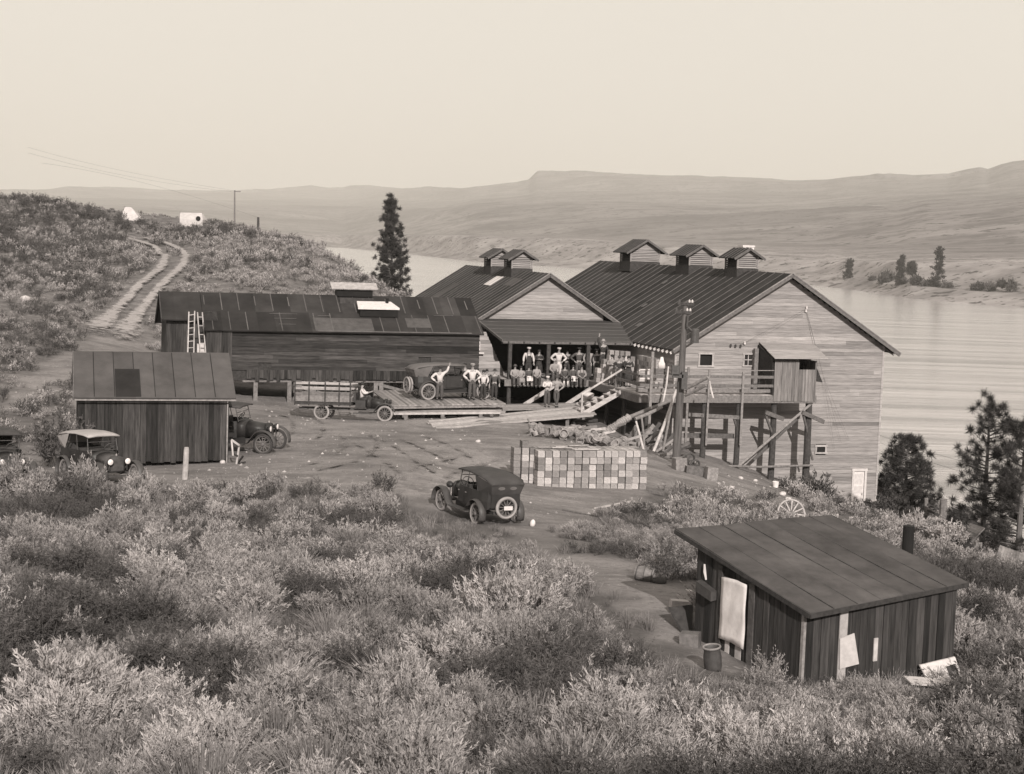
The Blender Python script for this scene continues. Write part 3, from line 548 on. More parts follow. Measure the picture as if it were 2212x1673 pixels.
m=MB(); m.box(-16.0,-13.9,6.25,6.95,5.0,5.38,.1,1); m.hexa([(-16.15,6.1,5.4),(-13.85,6.1,5.4),(-14.15,7.1,5.72),(-16.05,7.1,5.72),(-16.15,6.1,5.5),(-13.85,6.1,5.5),(-14.15,7.1,5.8),(-16.05,7.1,5.8)],.9,0); m.tube([(-14.4,6.9,5.7),(-14.4,6.9,6.0)],.09,8,.1,1); m.build('skylight_hatch',[M_TRIM,M_BLACK],rb)
for x in (-21.7,-19.9,-15.2,-14.9,-11.9,-10.2):
    p=bw_(x,5.5,0); z=H(p[0],p[1])-.2; m=MB(); m.beam((x,5.5,z),(x,5.5,1.7),.22,.22,.6 if x>-16 else .45); m.build('post',M_WOOD,barn)
each('sill_beam',M_WOOD,barn,[((-22.4,5.42,1.55),(-9.6,5.42,1.6),.1,.22,.5)])
each('brace',M_WOOD,barn,[((-19.6,5.45,1.3),(-16,5.45,.2),.06,.18,.5),((-16,5.44,.35),(-11.2,5.44,1.35),.06,.16,.7),((-15.2,5.43,1.4),(-12.4,5.43,.7),.06,.16,.4)])
lad=thing('ladder','tall wooden ladder leaning on the barn eave at its left end','ladder',tuple(bw_(-25.0,5.2,0)),YAW)
p=bw_(-25,5,0); z0=H(p[0],p[1])
for off in (0,.75):
    pass
m=MB()
A_=[(-.32,0,1.0),(.0,0,1.0),(-.22,.6,5.1),(.08,.6,5.15)]
each('side_rail',M_PLANK,lad,[(A_[0],A_[2],.06,.09,.8),(A_[1],A_[3],.06,.09,.6)])
for i in range(12):
    t=i/12+.04; a=np.array(A_[0])*(1-t)+np.array(A_[2])*t; b=np.array(A_[1])*(1-t)+np.array(A_[3])*t; each('rung',M_PLANK,lad,[(a,b,.04,.04,.6)])
lad2=thing('ladder','stepladder back leg and rungs standing open beside the barn door','ladder',tuple(bw_(-24.55,5.0,0)),YAW); each('side_rail',M_PLANK,lad2,[((0,.5,5.1),(.35,-.1,1.0),.06,.08,.5),((-.25,.5,5.1),(.05,-.1,1.0),.06,.08,.6)])
for i in range(9): t=i/9+.06; each('rung',M_PLANK,lad2,[((-.25+.3*t,.5-.6*t,5.1-4.1*t),(.35*t,.5-.6*t,5.1-4.1*t),.04,.04,.6)])
tag(MB().box(-24.75,-24.2,5.9,6.2,2.95,3.4,.7).box(-24.7,-24.0,5.9,6.25,1.3,2.9,.9).build('white_box',M_TRIM,None),'white boxes stacked in the barn doorway behind the ladders','box'); bpy.data.objects['white_box'].location=(BX,BY,0); bpy.data.objects['white_box'].rotation_euler=(0,0,YAW)
# ---------------- deck, booth, platforms ----------------
deck=thing('loading_deck','raised timber deck on posts across the packing house front','deck',(BX,BY,0),YAW)
DZ=1.66
def planks(mb,x0,x1,y0,y1,z,w=.2,along='y',th=.05,mi=0):
    s=x0 if along=='y' else y0; e_=x1 if along=='y' else y1
    while s<e_-.02:
        e=min(e_,s+w); t=min(1,max(0,.5+rnd.gauss(0,.25)))
        if along=='y': mb.box(s+.006,e-.006,y0,y1,z-th,z+rnd.uniform(0,.006),t,mi)
        else: mb.box(x0,x1,s+.006,e-.006,z-th,z+rnd.uniform(0,.006),t,mi)
        s=e
m=MB(); planks(m,-2.9,7.25,-2.2,-.05,DZ); planks(m,-2.9,-.05,-.05,MY-.05,DZ,.25,'x'); planks(m,-7.9,-2.9,5.6,MY-.05,DZ,.25,'x'); m.build('floor',M_PLANK,deck)
for q_ in ((-2.95,7.3,-2.27,-2.2,DZ-.42,DZ-.02,.45),(-2.97,-2.9,-2.2,5.6,DZ-.42,DZ-.02,.4),(-7.9,-2.97,5.55,5.62,DZ-.36,DZ-.03,.5)): MB().box(*q_).build('edge_beam',M_WOOD,deck)
each('joist',M_DARKW,deck,[((x,5.7,DZ-.2),(x,MY,DZ-.2),.1,.25,.3) for x in np.arange(-7.4,-3,1.1)]+[((-2.85,y,DZ-.2),(-.1,y,DZ-.2),.1,.25,.3) for y in np.arange(-1.8,5,1.4)]+[((x,-2.15,DZ-.2),(x,-.1,DZ-.2),.1,.25,.3) for x in np.arange(.4,7.2,1.3)])
def gz(x,y): p=bw_(x,y,0); return H(p[0],p[1])
for (x,y,zt,r,lean,tn,nm) in ((-2.25,-2.32,3.9,.07,.06,.75,1),(-.1,-2.2,3.1,.06,.0,.6,1),(.95,-2.0,1.3,.15,0,.5,0),(1.0,-2.33,3.0,.05,.02,.7,1),(2.9,-2.0,1.3,.15,0,.4,0),(2.95,-2.34,2.9,.06,0,.75,1),(5.0,-1.9,1.25,.17,0,.4,0),(7.05,-1.9,1.25,.19,0,.4,0),(-2.6,.6,1.3,.12,0,.5,0),(-2.6,3.4,1.3,.12,0,.4,0),(-2.3,-2.1,1.3,.14,0,.45,0)):
    z=gz(x,y)-.5; m=MB()
    if nm==0: m.tube([(x,y,z),(x+.03,y,(z+zt)/2),(x,y,zt)],[r*1.1,r,r*.95],10,tn)
    else: m.beam((x,y,max(z,-1)),(x+lean,y,zt),r*2,r*1.4,tn)
    m.build('post',M_WOOD if nm else M_DARKW,deck)
for z in (2.62,2.15): each('rail',M_WOOD,deck,[((-2.9,-2.24,z),(4.75,-2.24,z),.05,.15,.3),((-2.94,-2.2,z+.05),(-2.94,1.0,z+.05),.05,.15,.3)])
each('rail',M_WOOD,deck,[((1.0,-2.26,2.95),(4.75,-2.26,2.98),.03,.04,.8),((-2.9,-1.98,DZ+.2),(4.75,-1.98,DZ+.2),.05,.18,.6)])
each('rail_post',M_WOOD,deck,[((-2.94,1.05,DZ),(-2.94,1.05,DZ+1.15),.1,.1,.35)])
each('brace',M_WOOD,deck,[((.05,-2.05,.6),(2.95,-2.15,.45),.1,.2,.4),((.0,-1.7,-.55),(2.85,-1.7,-.6),.1,.25,.05),((4.35,-2.3,.75),(5.55,-2.0,.35),.1,.22,.2),((6.5,-2.3,.75),(7.95,-2.0,.2),.1,.22,.2),((4.4,-2.2,.6),(4.9,-2.0,-.35),.08,.12,.1),((6.6,-2.2,.6),(7.0,-2.0,-.35),.08,.12,.1),((7.15,-2.1,1.25),(2.9,-2.4,-2.1),.04,.12,.95),((6.6,-1.6,.4),(4.1,-1.6,-1.9),.08,.16,.1),((7.2,-1.9,-1.2),(7.45,-1.9,-1.9),.06,.1,.1),((2.6,-2.1,.5),(2.9,-2.0,-.2),.08,.12,.1),((.8,-2.1,.6),(1.0,-2,-.1),.08,.12,.1)])

rl=tag(MB().tube([bw_(1.3,-2.5,-2.05),bw_(4,-2.5,-2.15),bw_(7.2,-2.4,-2.1)],.06,8,.5).build('pole_rail',M_WOOD),'long horizontal log pole lashed low across the deck posts','pole')
bo=MB(); vboards(bo,4.75,7.2,DZ-.35,lambda s:3.5,PF(-2.3),.2,holes=[(6.35,7.0,3.05,3.5)],base=.7,var=.5)
vboards(bo,-2.25,-1.2,DZ-.1,lambda s:3.45,PL(4.75),.25,base=.3); vboards(bo,-2.25,-.1,DZ-.35,lambda s:3.5,PR(7.2),.25,base=.4)
bo.beam((4.55,-.3,DZ),(4.55,-.3,4.0),.22,.22,.5,1)
booth=thing('booth','small board booth with slanted plank roof at the deck right end','booth',(BX,BY,0),YAW); w_=bo.build('wall',[mat('booth_boards',.08,.17,.9,(7,7,.6),1.6,.55,bump=.2),M_WOOD],booth)
m=MB(); m.box(5.0,7.1,-1.0,-.9,DZ,3.4,.2); m.build('inside_dark',M_BLACK,w_)
m=MB(); C0=[(4.82,-.05,4.26),(8.1,-.05,4.2),(7.62,-2.7,3.66),(4.52,-2.7,3.64)]
def lerp(a,b,t): return tuple(a[i]+(b[i]-a[i])*t for i in range(3))
for i in range(2):
    q0=lerp(C0[0],C0[3],i/2); q1=lerp(C0[1],C0[2],i/2); q2=lerp(C0[1],C0[2],i/2+.53); q3=lerp(C0[0],C0[3],i/2+.53); u=.05-.03*i
    m.hexa([(p[0],p[1],p[2]+u) for p in (q3,q2,q1,q0)]+[(p[0],p[1],p[2]+u+.035) for p in (q3,q2,q1,q0)],.5+.3*i)
m.build('roof',mat('pale_roof_boards',.2,.32,.85,(.5,2,2),2,.3),booth)
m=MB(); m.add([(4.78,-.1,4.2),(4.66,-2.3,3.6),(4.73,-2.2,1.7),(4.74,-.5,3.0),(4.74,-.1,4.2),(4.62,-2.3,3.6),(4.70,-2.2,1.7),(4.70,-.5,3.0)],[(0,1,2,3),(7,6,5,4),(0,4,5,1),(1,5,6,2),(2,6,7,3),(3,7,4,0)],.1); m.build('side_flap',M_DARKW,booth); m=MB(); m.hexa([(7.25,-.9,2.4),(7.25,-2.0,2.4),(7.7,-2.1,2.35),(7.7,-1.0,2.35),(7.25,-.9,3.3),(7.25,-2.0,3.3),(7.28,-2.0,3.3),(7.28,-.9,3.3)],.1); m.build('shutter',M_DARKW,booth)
# stairs
st=thing('stairs','wooden steps with handrail leading up to the deck beside the porch','stairs',(BX,BY,0),YAW)
T0=np.array(bl(at(1345,840,83.5))); m=MB()
xa,za=-2.95,DZ; xb,zb=-5.1,.38
each('stringer',M_PLANK,st,[((xa,y,za-.12),(xb,y,zb-.05),.05,.24,.75) for y in (.15,1.05)])
for i in range(6): t=(i+.5)/6; x=xa+(xb-xa)*t; z=za+(zb-za)*t; MB().box(x-.15,x+.15,.1,1.1,z,z+.04,.6+.06*i).build('tread',M_PLANK,st)
each('handrail',M_PLANK,st,[((-2.98,.1,2.75),(-5.2,.1,1.4),.05,.09,.8)]); each('newel_post',M_PLANK,st,[((-5.15,.1,.2),(-5.15,.1,1.42),.09,.09,.6)])
# barn platform (quadrilateral of boards) at z 1.1
PZ=1.12; q=[atz(845,875,PZ),atz(1092,871,PZ),None,atz(803,843,PZ)]; q[2]=q[1]+(q[3]-q[0])*.97
pf=thing('truck_platform','low plank platform in front of the barn carrying the dark touring car','platform',(0,0,0)); m=MB(); n_=46
for i in range(n_):
    a=q[0]+(q[1]-q[0])*(i/n_); b=q[0]+(q[1]-q[0])*((i+.96)/n_); c_=q[3]+(q[2]-q[3])*((i+.96)/n_); d_=q[3]+(q[2]-q[3])*(i/n_); e=np.array([0,0,.06]); j=(q[0]-q[3])*rnd.uniform(0,.02)
    m.hexa([a+j-e,b+j-e,c_-e,d_-e,a+j,b+j,c_,d_],min(1,max(0,.5+rnd.gauss(0,.25))))
m.build('floor',M_DECKW,pf); m=MB(); ez=np.array([0,0,.13])
each('edge_beam',M_WOOD,pf,[(q[0]-ez,q[1]-ez,.1,.12,.7),(q[0]+(q[3]-q[0])*.1-ez*3.2,q[1]+(q[3]-q[0])*.1-ez*3.2,.1,.22,.5)])
for i in range(6):
    p=q[0]+(q[1]-q[0])*(.12+i*.165)+(q[3]-q[0])*.05; m=MB(); m.beam((p[0],p[1],H(p[0],p[1])-.2),(p[0],p[1],PZ-.08),.2,.2,.4); m.build('post',M_WOOD,pf)
# ramps
def ramp(nm,lab,pts,n,tn=.6):
    """pts near-left, near-right, far-right, far-left; planks run left to right"""
    r=thing(nm,lab,'ramp',(0,0,0)); m=MB(); a,b,c_,d_=[np.array(p) for p in pts]; e=np.array([0,0,.06])
    for i in range(n):
        t0,t1=i/n,(i+.93)/n; s=rnd.uniform(-.02,.0); s2=rnd.uniform(-.03,.02); p0=a+(d_-a)*t0; p1=b+(c_-b)*t0; p2=b+(c_-b)*t1; p3=a+(d_-a)*t1; dx=(p1-p0)*s; dx2=(p1-p0)*s2; k=np.array([0,0,rnd.uniform(-.02,.02)])
        m.hexa([p0+dx-e+k,p1+dx2-e+k,p2+dx2-e+k,p3+dx-e+k,p0+dx+k,p1+dx2+k,p2+dx2+k,p3+dx+k],min(1,max(0,tn+rnd.gauss(0,.25))))
    m.build('planks',M_PLANK,r)
    for t in (.12,.45,.8):
        for u in (.08,.9):
            p=a+(b-a)*t; qq=d_+(c_-d_)*t; w=p+(qq-p)*u; z=H(w[0],w[1])-.2
            if w[2]-z>.1: each('support',M_WOOD,r,[((w[0],w[1],z),(w[0],w[1],w[2]-.06),.18,.18,.4)])
    each('cross_beam',M_WOOD,r,[(a+(b-a)*.1-e*2,d_+(c_-d_)*.1-e*2,.14,.14,.4),(a+(b-a)*.9-e*2,d_+(c_-d_)*.9-e*2,.14,.14,.4)])
    return r
ramp('plank_ramp','long bleached plank walk under the porch where two men stand',[atz(948,925,.36),atz(1292,896,.44),atz(1262,877,.46),atz(925,909,.5)],8)
ramp('plank_walk','narrow weathered planks joining the barn platform to the porch steps',[atz(1060,885,.45),atz(1255,880,.46),atz(1240,869,.46),atz(1040,874,.46)],5,.4)
ramp('low_ramp','low dusty plank ramp along the foot of the barn platform',[atz(848,894,.70),atz(1085,892,.70),atz(1090,884,.84),atz(850,885,.84)],3,.4)
# dark cribbing under the lower planks
cr=thing('timber_cribbing','dark beams and brace boards lying under the plank walk','timber',(0,0,0)); m=MB()
for a,b,z in (((962,930),(1000,928),.1),((1000,915),(1290,908),.0),((1040,930),(1180,925),-.1),((1090,938),(1300,925),-.2),((1050,915),(1056,945),-.1),((1125,905),(1120,930),0),((1235,905),(1250,940),0),((1160,910),(1175,940),0)):
    p,r_=atz(*a,z),atz(*b,z); each('beam',M_DARKW,cr,[(p,r_,.12,.16,.4)])
for i,x0 in enumerate((-7.0,-4.6)): m=MB(); m.beam((x0,4.6,.35),(x0+2.1,5.4,1.45),.12,.2,.8); m=m.build('skid_board',M_PLANK); m.location=(BX,BY,0); m.rotation_euler=(0,0,YAW); tag(m,('slanting skid board left of the two men on the plank walk','slanting skid board right of the two men on the plank walk')[i],'board')
# ---------------- left shed ----------------
SY=math.radians(16); SO=atz(268,997,.2); ls=thing('board_shed','low board shed with grey tar paper roof beside the parked cars','shed',(SO[0],SO[1],0),SY)
m=MB(); vboards(m,-1.75,4.05,.12,lambda s:2.8,PF(0),.23,base=.42,var=.75,jag=.12); vboards(m,0,4.9,.1,lambda s:2.8+.58*(2.45-abs(s-2.45)),PR(4.05),.25,base=.3); vboards(m,0,4.9,.2,lambda s:2.8+.58*(2.45-abs(s-2.45)),PL(-1.75),.25,base=.3)
m.box(-1.7,4.0,.05,4.85,.35,2.75,.1,1); m.beam((4.02,-.04,.1),(4.02,-.04,2.75),.05,.05,.9,2); m.build('wall',[M_SHED,M_BLACK,M_WOOD],ls)
m=MB(); roofplane(m,(-1.95,2.45,4.38),(6.25,0,0),(.02,-2.8,-1.6),.06,.78,seams=False,base=.55,var=.1); roofplane(m,(-1.95,2.45,4.38),(6.25,0,0),(0,2.8,-1.6),.06,.78,seams=False,base=.4)
r_=m.build('roof',[M_ROOFG,M_SEAM],ls)
m=MB(); k=lambda y:4.38-(2.45-y)*.5714
for i in range(1,8): x=-1.95+i*.78; m.beam((x,2.4,k(2.4)+.008),(x,-.3,k(-.3)+.008),.03,.012,.1)
m.hexa([(-.35,-.3,k(-.3)),(.62,-.3,k(-.3)),(.62,1.35,k(1.35)),(-.35,1.35,k(1.35)),(-.35,-.3,k(-.3)+.02),(.62,-.3,k(-.3)+.02),(.62,1.35,k(1.35)+.02),(-.35,1.35,k(1.35)+.02)],.1); m.build('dark_patch',M_ROOF,r_)
each('eave_strip',M_WOOD,r_,[((-1.9,-.38,k(-.36)-.08),(4.32,-.38,k(-.36)-.08),.03,.06,.9)]); each('bargeboard',M_WOOD,r_,[((-1.96,2.45,4.33),(-1.96,-.35,2.74),.04,.14,.2),((-1.96,2.45,4.33),(-1.96,5.25,2.74),.04,.14,.1)])
# ---------------- right shed ----------------
RY=math.atan2(2.24,3.73); RO=atz(1730,1487,.45); zr2=lambda y:2.07+.23*y
rs=thing('slant_roof_shack','board shack with slanting tar paper roof in the right foreground','shed',(RO[0],RO[1],0),RY)
m=MB(); vboards(m,0,4.35,-.1,lambda s:2.02+.055*s,PF(0),.2,base=.42,var=.6,jag=.2); vboards(m,0,3.62,.0,lambda s:zr2(s)-.05,PL(0),.2,base=.42,var=.6,jag=.1,holes=[(1.75,2.65,0,2.28)])
vboards(m,0,3.62,-.2,lambda s:2.24+.19*s,PR(4.35),.22,base=.4); m.box(.03,4.3,.03,1.9,.1,2.0,.1,1); m.box(1.2,4.3,1.9,3.6,.1,2.2,.1,1)
m.box(-.05,.02,-.05,.03,.0,2.0,.9,2); m.box(.93,1.15,-.06,-.035,.1,1.98,.6,3); m.box(1.93,2.04,-.06,-.035,.82,1.32,.9,3)
m.build('wall',[M_SHED,M_BLACK,M_WOOD,M_PLANK],rs)
m=MB(); RC=[np.array(q) for q in ((-.12,-.3,2.11),(4.55,-.12,2.33),(4.5,4.3,3.1),(-.15,4.3,3.05))]
def rp(u,v,dz=0): return tuple(RC[0]*(1-u)*(1-v)+RC[1]*u*(1-v)+RC[2]*u*v+RC[3]*(1-u)*v+np.array([0,0,dz]))
for i in range(7):
    for j in range(6):
        u0,u1,v0,v1=i/7,(i+1)/7,j/6,(j+1)/6; sg=[-.012*math.sin((i+a)*1.3+(j+b)*.9) for a,b in ((0,0),(1,0),(1,1),(0,1))]; e=.004*(i%2)
        P_=[rp(u0,v0,sg[0]+e),rp(u1,v0,sg[1]+e),rp(u1,v1,sg[2]+e),rp(u0,v1,sg[3]+e)]
        if j==0: tt_=min(1,max(0,.5+rnd.gauss(0,.2)))
        m.hexa([(a,b,c-.06) for a,b,c in P_]+P_,tt_)
r_=m.build('roof',[mat('shack_tar_paper',.045,.095,.9,(.7,.7,.7),1.8,.3,spec=.1,detail=9),M_SEAM],rs)
m=MB()
for i in range(1,7): m.beam(rp(i/7,0,.0),rp(i/7,1,.0),.03,.02,.5)
m.beam(rp(-.004,-.004,-.06),rp(1.004,-.004,-.06),.03,.1,.2); m.beam(rp(-.004,0,-.06),rp(-.004,1,-.06),.04,.1,.2); m.beam(rp(1.004,0,-.06),rp(1.004,1,-.06),.04,.1,.2)
m.build('roof_edging',M_DARKW,r_)
m=MB(); m.box(-.02,.03,1.76,2.64,.35,2.25,.3); m.box(-.03,-.02,2.35,2.5,.4,1.0,.9,1); m.box(-.03,-.02,1.95,2.15,.4,1.0,.7,1); m.build('door',[M_SHED,M_PLANK],rs)
for q_ in ((-.06,-.035,1.55,1.73,.0,2.33,.9),(-.06,-.035,2.66,2.8,.0,2.5,.5)): MB().box(*q_).build('door_jamb',M_DARKW,rs)
m=MB(); m.tube([(4.72,1.9,1.0),(4.72,1.9,3.22)],.13,14,.1); m.build('stovepipe',M_BLACK,rs)
# cloth hung in the doorway: gently waved sheet with thickness
m=MB(); secs=[]
for i in range(15):
    z=2.27-i*.098; r=[]; 
    for j in range(9):
        y=2.63-j*.107; w=.010*math.sin(j*1.7+i*.5)+.012*math.sin(i*.7); r.append((-.09+w,y+.02*math.sin(i*.6),z-(.05*(j/8) if i==14 else 0)+.03*math.sin(j*.4)))
    secs.append(r)
m.loft(secs,.5,0,caps=False,closed=False); o=m.build('hanging_cloth',M_WHITE,smooth=True); o.location=(RO[0],RO[1],0); o.rotation_euler=(0,0,RY); tag(o,'long white cloth hanging in the shack doorway','cloth')
so=o.modifiers.new('s','SOLIDIFY'); so.thickness=.012
def loc_rs(o): o.location=(RO[0],RO[1],0); o.rotation_euler=(0,0,RY); return o
tag(loc_rs(MB().hexa([(-.2,2.85,1.68),(-.03,2.85,1.7),(-.03,3.4,1.82),(-.2,3.4,1.8),(-.2,2.85,1.9),(-.03,2.85,1.9),(-.03,3.4,2.05),(-.2,3.4,2.03)],.2).build('wall_box',M_IRON)),'small dark box fixed to the shack wall left of the hanging cloth','box')
tag(loc_rs(MB().tube([(-.06,3.3,2.42),(-.06,3.28,2.25),(-.06,3.22,2.08)],[.02,.035,.02],6,.8).build('hanging_rag',M_TRIM)),'thin pale rag hanging above the dark wall box','rag')
tag(loc_rs(MB().hexa([(.95,-.11,.78),(1.45,-.14,.84),(1.45,-.11,.84),(.95,-.07,.78),(.93,-.09,1.42),(1.32,-.09,1.5),(1.32,-.07,1.5),(.93,-.07,1.42)],.4).build('nailed_paper',M_TRIM)),'pale torn paper nailed on the right shack wall','paper')
sh_=loc_rs(MB().hexa([(3.2,-.55,.2),(4.3,-.45,.15),(4.3,-.4,.17),(3.2,-.5,.22),(3.22,-.15,.62),(4.3,-.12,.68),(4.3,-.08,.68),(3.22,-.11,.62)],.8).hexa([(3.9,-.48,.25),(4.2,-.45,.25),(4.2,-.47,.27),(3.9,-.5,.27),(3.9,-.23,.53),(4.2,-.2,.55),(4.2,-.22,.56),(3.9,-.25,.54)],.1,1).build('framed_panel',[M_TRIM,M_ROOFG])); tag(sh_,'pale framed panel leaning at the shack right corner','panel')
for i,(x,y,zz,rz_) in enumerate(((3.1,-1.0,.28,.4),(2.6,-.9,.3,-.3),(3.5,-1.2,.27,.1))):
    o=MB().box(-.4,.4,-.2,.2,0,.03,.7-.1*i).build('scrap_board',M_TRIM); p=RO+np.array([math.cos(RY)*x-math.sin(RY)*y,math.sin(RY)*x+math.cos(RY)*y,0]); o.location=(p[0],p[1],H(p[0],p[1])+.12); o.rotation_euler=(.15,.1,RY+rz_); tag(o,['pale scrap board lying below the leaning panel','pale scrap board lying leftmost by the shack wall','small scrap board lying nearest in front of the leaning panel'][i],'board')
# ---------------- vegetation ----------------
M_SAGE=mat('sagebrush_leaves',.15,.34,.95,(1,1,1),2.2,.5,trans=.08,objrand=.34,spec=.1)
M_SAGED=mat('dark_brush_leaves',.045,.10,.95,(1,1,1),2.2,.45,trans=.1,objrand=.25,spec=.1)
M_GRASS=mat('dry_grass',.10,.27,.95,(1,1,1),1.2,.4,trans=.1,objrand=.2,spec=.1)
M_TWIG=mat('grey_twigs',.05,.10,.95,(1,1,1),4,.4)
def quads_from(base,axis,width,length,tone):
    """thin leaf quads: base Nx3, axis Nx3 unit, widths, lengths"""
    N=len(base); r=nrs.normal(size=(N,3)); side=np.cross(axis,r); side/=np.linalg.norm(side,axis=1)[:,None]+1e-9
    w=side*np.asarray(width)[:,None]/2; t=base+axis*np.asarray(length)[:,None]
    V=np.stack([base-w,base+w,t+w*.45,t-w*.45],1).reshape(-1,3); return V,np.arange(4*N).reshape(N,4),tone
def bush_arrays(kind,nb,nt,nl,big=1.,Hh=1.,Rr=.7):
    """one shrub: nb branches, nt plumes each, nl leaves per plume; big scales leaf size. Returns V,Q,tone,mi"""
    base=[];ax=[];wd=[];ln=[];tn=[];mi=[]
    def put(b,a,w,l_,t,m):
        base.append(np.atleast_2d(b)); ax.append(np.atleast_2d(a)); k=len(base[-1]); wd.append(np.broadcast_to(w,k)); ln.append(np.broadcast_to(l_,k)); tn.append(np.broadcast_to(t,k)); mi.append(np.full(k,m))
    for i in range(nb):
        a=nrs.rand()*2*math.pi; rr=math.sqrt(nrs.rand()); dr=np.array([math.cos(a),math.sin(a),0]); br=nrs.rand()
        if kind=='grass':
            tip=dr*Rr*rr*nrs.uniform(.6,1.3)+[0,0,Hh*nrs.uniform(.5,1.)*(1-.3*rr)]; b0=dr*rr*.25; mid=(b0+tip)/2+np.array([0,0,.16]); pts=[b0*(1-t)**2+2*t*(1-t)*mid+tip*t*t for t in np.linspace(0,1,nt+1)]
            for p,q,t in zip(pts[:-1],pts[1:],range(nt)): d=q-p; L=np.linalg.norm(d)+1e-6; put(p,d/L,.014*big*(1-.6*t/nt),L*1.05,.2+.6*br,0)
            continue
        end=dr*Rr*rr*.92+np.array([0,0,Hh*math.sqrt(max(0.02,1-.85*rr*rr))*nrs.uniform(.62,.86)]); b0=dr*.10*rr+np.array([0,0,-.1]); mid=b0*.45+end*.5+dr*.12
        f=lambda t: b0*(1-t)**2+2*t*(1-t)*mid+end*t*t
        for t0,t1 in ((0,.4),(.4,.75),(.75,1)): p,q=f(t0),f(t1); d=q-p; L=np.linalg.norm(d); put(p,d/L,.022*(1-.5*t0),L,.3,1)
        for k in range(nt):
            t=nrs.uniform(.45,1.); p=f(t)+nrs.normal(size=3)*.07; d=dr*rr*.55+np.array([0,0,1.])+nrs.normal(size=3)*(.33 if kind=='sage' else .6); d/=np.linalg.norm(d); L=nrs.uniform(.16,.42)*(1 if kind=='sage' else 1.15)
            put(p,d,.008*big,L,.3,1)
            u=nrs.rand(nl)**.8; B_=p+d*(u*L)[:,None]+nrs.normal(size=(nl,3))*.010*big; A_=d+nrs.normal(size=(nl,3))*(.42 if kind=='sage' else .8); A_/=np.linalg.norm(A_,axis=1)[:,None]
            put(B_,A_,nrs.uniform(.008,.015,nl)*big,nrs.uniform(.03,.065,nl)*big**.7,np.clip(.3+.3*br+.25*nrs.rand()+nrs.normal(size=nl)*.1+.2*u,0,1),0)
    base=np.concatenate(base); ax=np.concatenate(ax); wd=np.concatenate(wd); ln=np.concatenate(ln); tn=np.concatenate(tn); mi=np.concatenate(mi)
    V,Q,t=quads_from(base,ax,wd,ln,tn); return V,Q,t,mi
R_=lambda a,b: nrs.uniform(a,b)
protos={'sage':[bush_arrays('sage',19,13,28,1.15,R_(.7,.95),R_(.58,.78)) for _ in range(7)],'dark':[bush_arrays('dark',20,15,13,1.2,R_(.95,1.2),R_(.6,.75)) for _ in range(5)],'tuft':[bush_arrays('grass',420,4,0,1.1,.8,.6) for _ in range(4)]}
midl={'sage':[bush_arrays('sage',14,9,13,2.0,.95,.75) for _ in range(5)],'dark':[bush_arrays('dark',14,9,9,1.8,1.1,.7) for _ in range(4)],'tuft':[bush_arrays('grass',160,3,0,1.6,.7,.55) for _ in range(4)]}
low={'sage':[bush_arrays('sage',9,5,4,4.6,.9,.78) for _ in range(7)],'dark':[bush_arrays('dark',9,5,4,4.2,1.1,.7) for _ in range(5)],'tuft':[bush_arrays('grass',46,2,0,3.4,.6,.6) for _ in range(4)]}
gl={'tuft':[bush_arrays('grass',46,3,0,1.6,.7,.6) for _ in range(6)]}
MT={'sage':M_SAGE,'dark':M_SAGED,'tuft':M_GRASS}
def joined(name,items,src,label):
    """items: (kind,x,y,z,scale,rot,zscale) -> one mesh of uncountable growth"""
    Vs=[];Qs=[];Ts=[];Ms=[];off=0
    for (k,x,y,z,s,r,zs) in items:
        V,Q,t,mi=src[k][nrs.randint(len(src[k]))]; c,s_=math.cos(r)*s,math.sin(r)*s
        W_=np.empty_like(V); W_[:,0]=V[:,0]*c-V[:,1]*s_+x; W_[:,1]=V[:,0]*s_+V[:,1]*c+y; W_[:,2]=V[:,2]*s*zs+z
        Vs.append(W_); Qs.append(Q+off); off+=len(V); Ts.append(np.clip(t+nrs.uniform(-.25,.25),0,1)); Ms.append(np.where(mi==1,3,{'sage':0,'dark':1,'tuft':2}[k]))
    o=npmesh(name,np.concatenate(Vs),np.concatenate(Qs),np.concatenate(Ts),[M_SAGE,M_SAGED,M_GRASS,M_TWIG],np.concatenate(Ms))
    tag(o,label,'sagebrush',kind='stuff'); return o
# no-growth footprints: rectangles in building frames and cars
def clear(X,Y):
    X=np.asarray(X,float); Y=np.asarray(Y,float)
    r=np.zeros(X.shape,bool)
    dx,dy=X-BX,Y-BY; a=dx*E1[0]+dy*E1[1]; b=dx*E2[0]+dy*E2[1]
    r|=(a>-27)&(a<-9)&(b>4.8)&(b<12); r|=(a>-10)&(a<13)&(b>-.3)&(b<33); r|=(a>-13)&(a<-2.5)&(b>-7)&(b<6); r|=(a>-4)&(a<7.5)&(b>-3.5)&(b<0)
    def fr(O,ya,x0,x1,y0,y1):
        c,s_=math.cos(ya),math.sin(ya); p=(X-O[0])*c+(Y-O[1])*s_; q_=-(X-O[0])*s_+(Y-O[1])*c; return (p>x0)&(p<x1)&(q_>y0)&(q_<y1)
    r|=fr(SO,SY,-2.2,4.6,-.6,5.3); r|=fr(RO,RY,-.5,4.9,-.3,4.2); r|=fr(RO,RY,-2.6,-.3,-.5,4)
    for (cx,cy,rr) in CLEAR: r|=np.hypot(X-cx,Y-cy)<rr
    return r
CLEAR=[]
for (x,y,r_) in ((1035,1110,2.6),(230,1050,1.8),(1250,1055,3.4),(1150,1058,1.6),(1450,1290,1.5),(1500,1440,.8)):
    p=onground(x,y); CLEAR.append((p[0],p[1],r_))
VP=[(1255,1195),(1400,1200),(1500,1285),(1640,1300),(1640,1440),(1560,1462),(1440,1420),(1372,1345),(1300,1275),(1220,1225)]
items=[]; cell={}
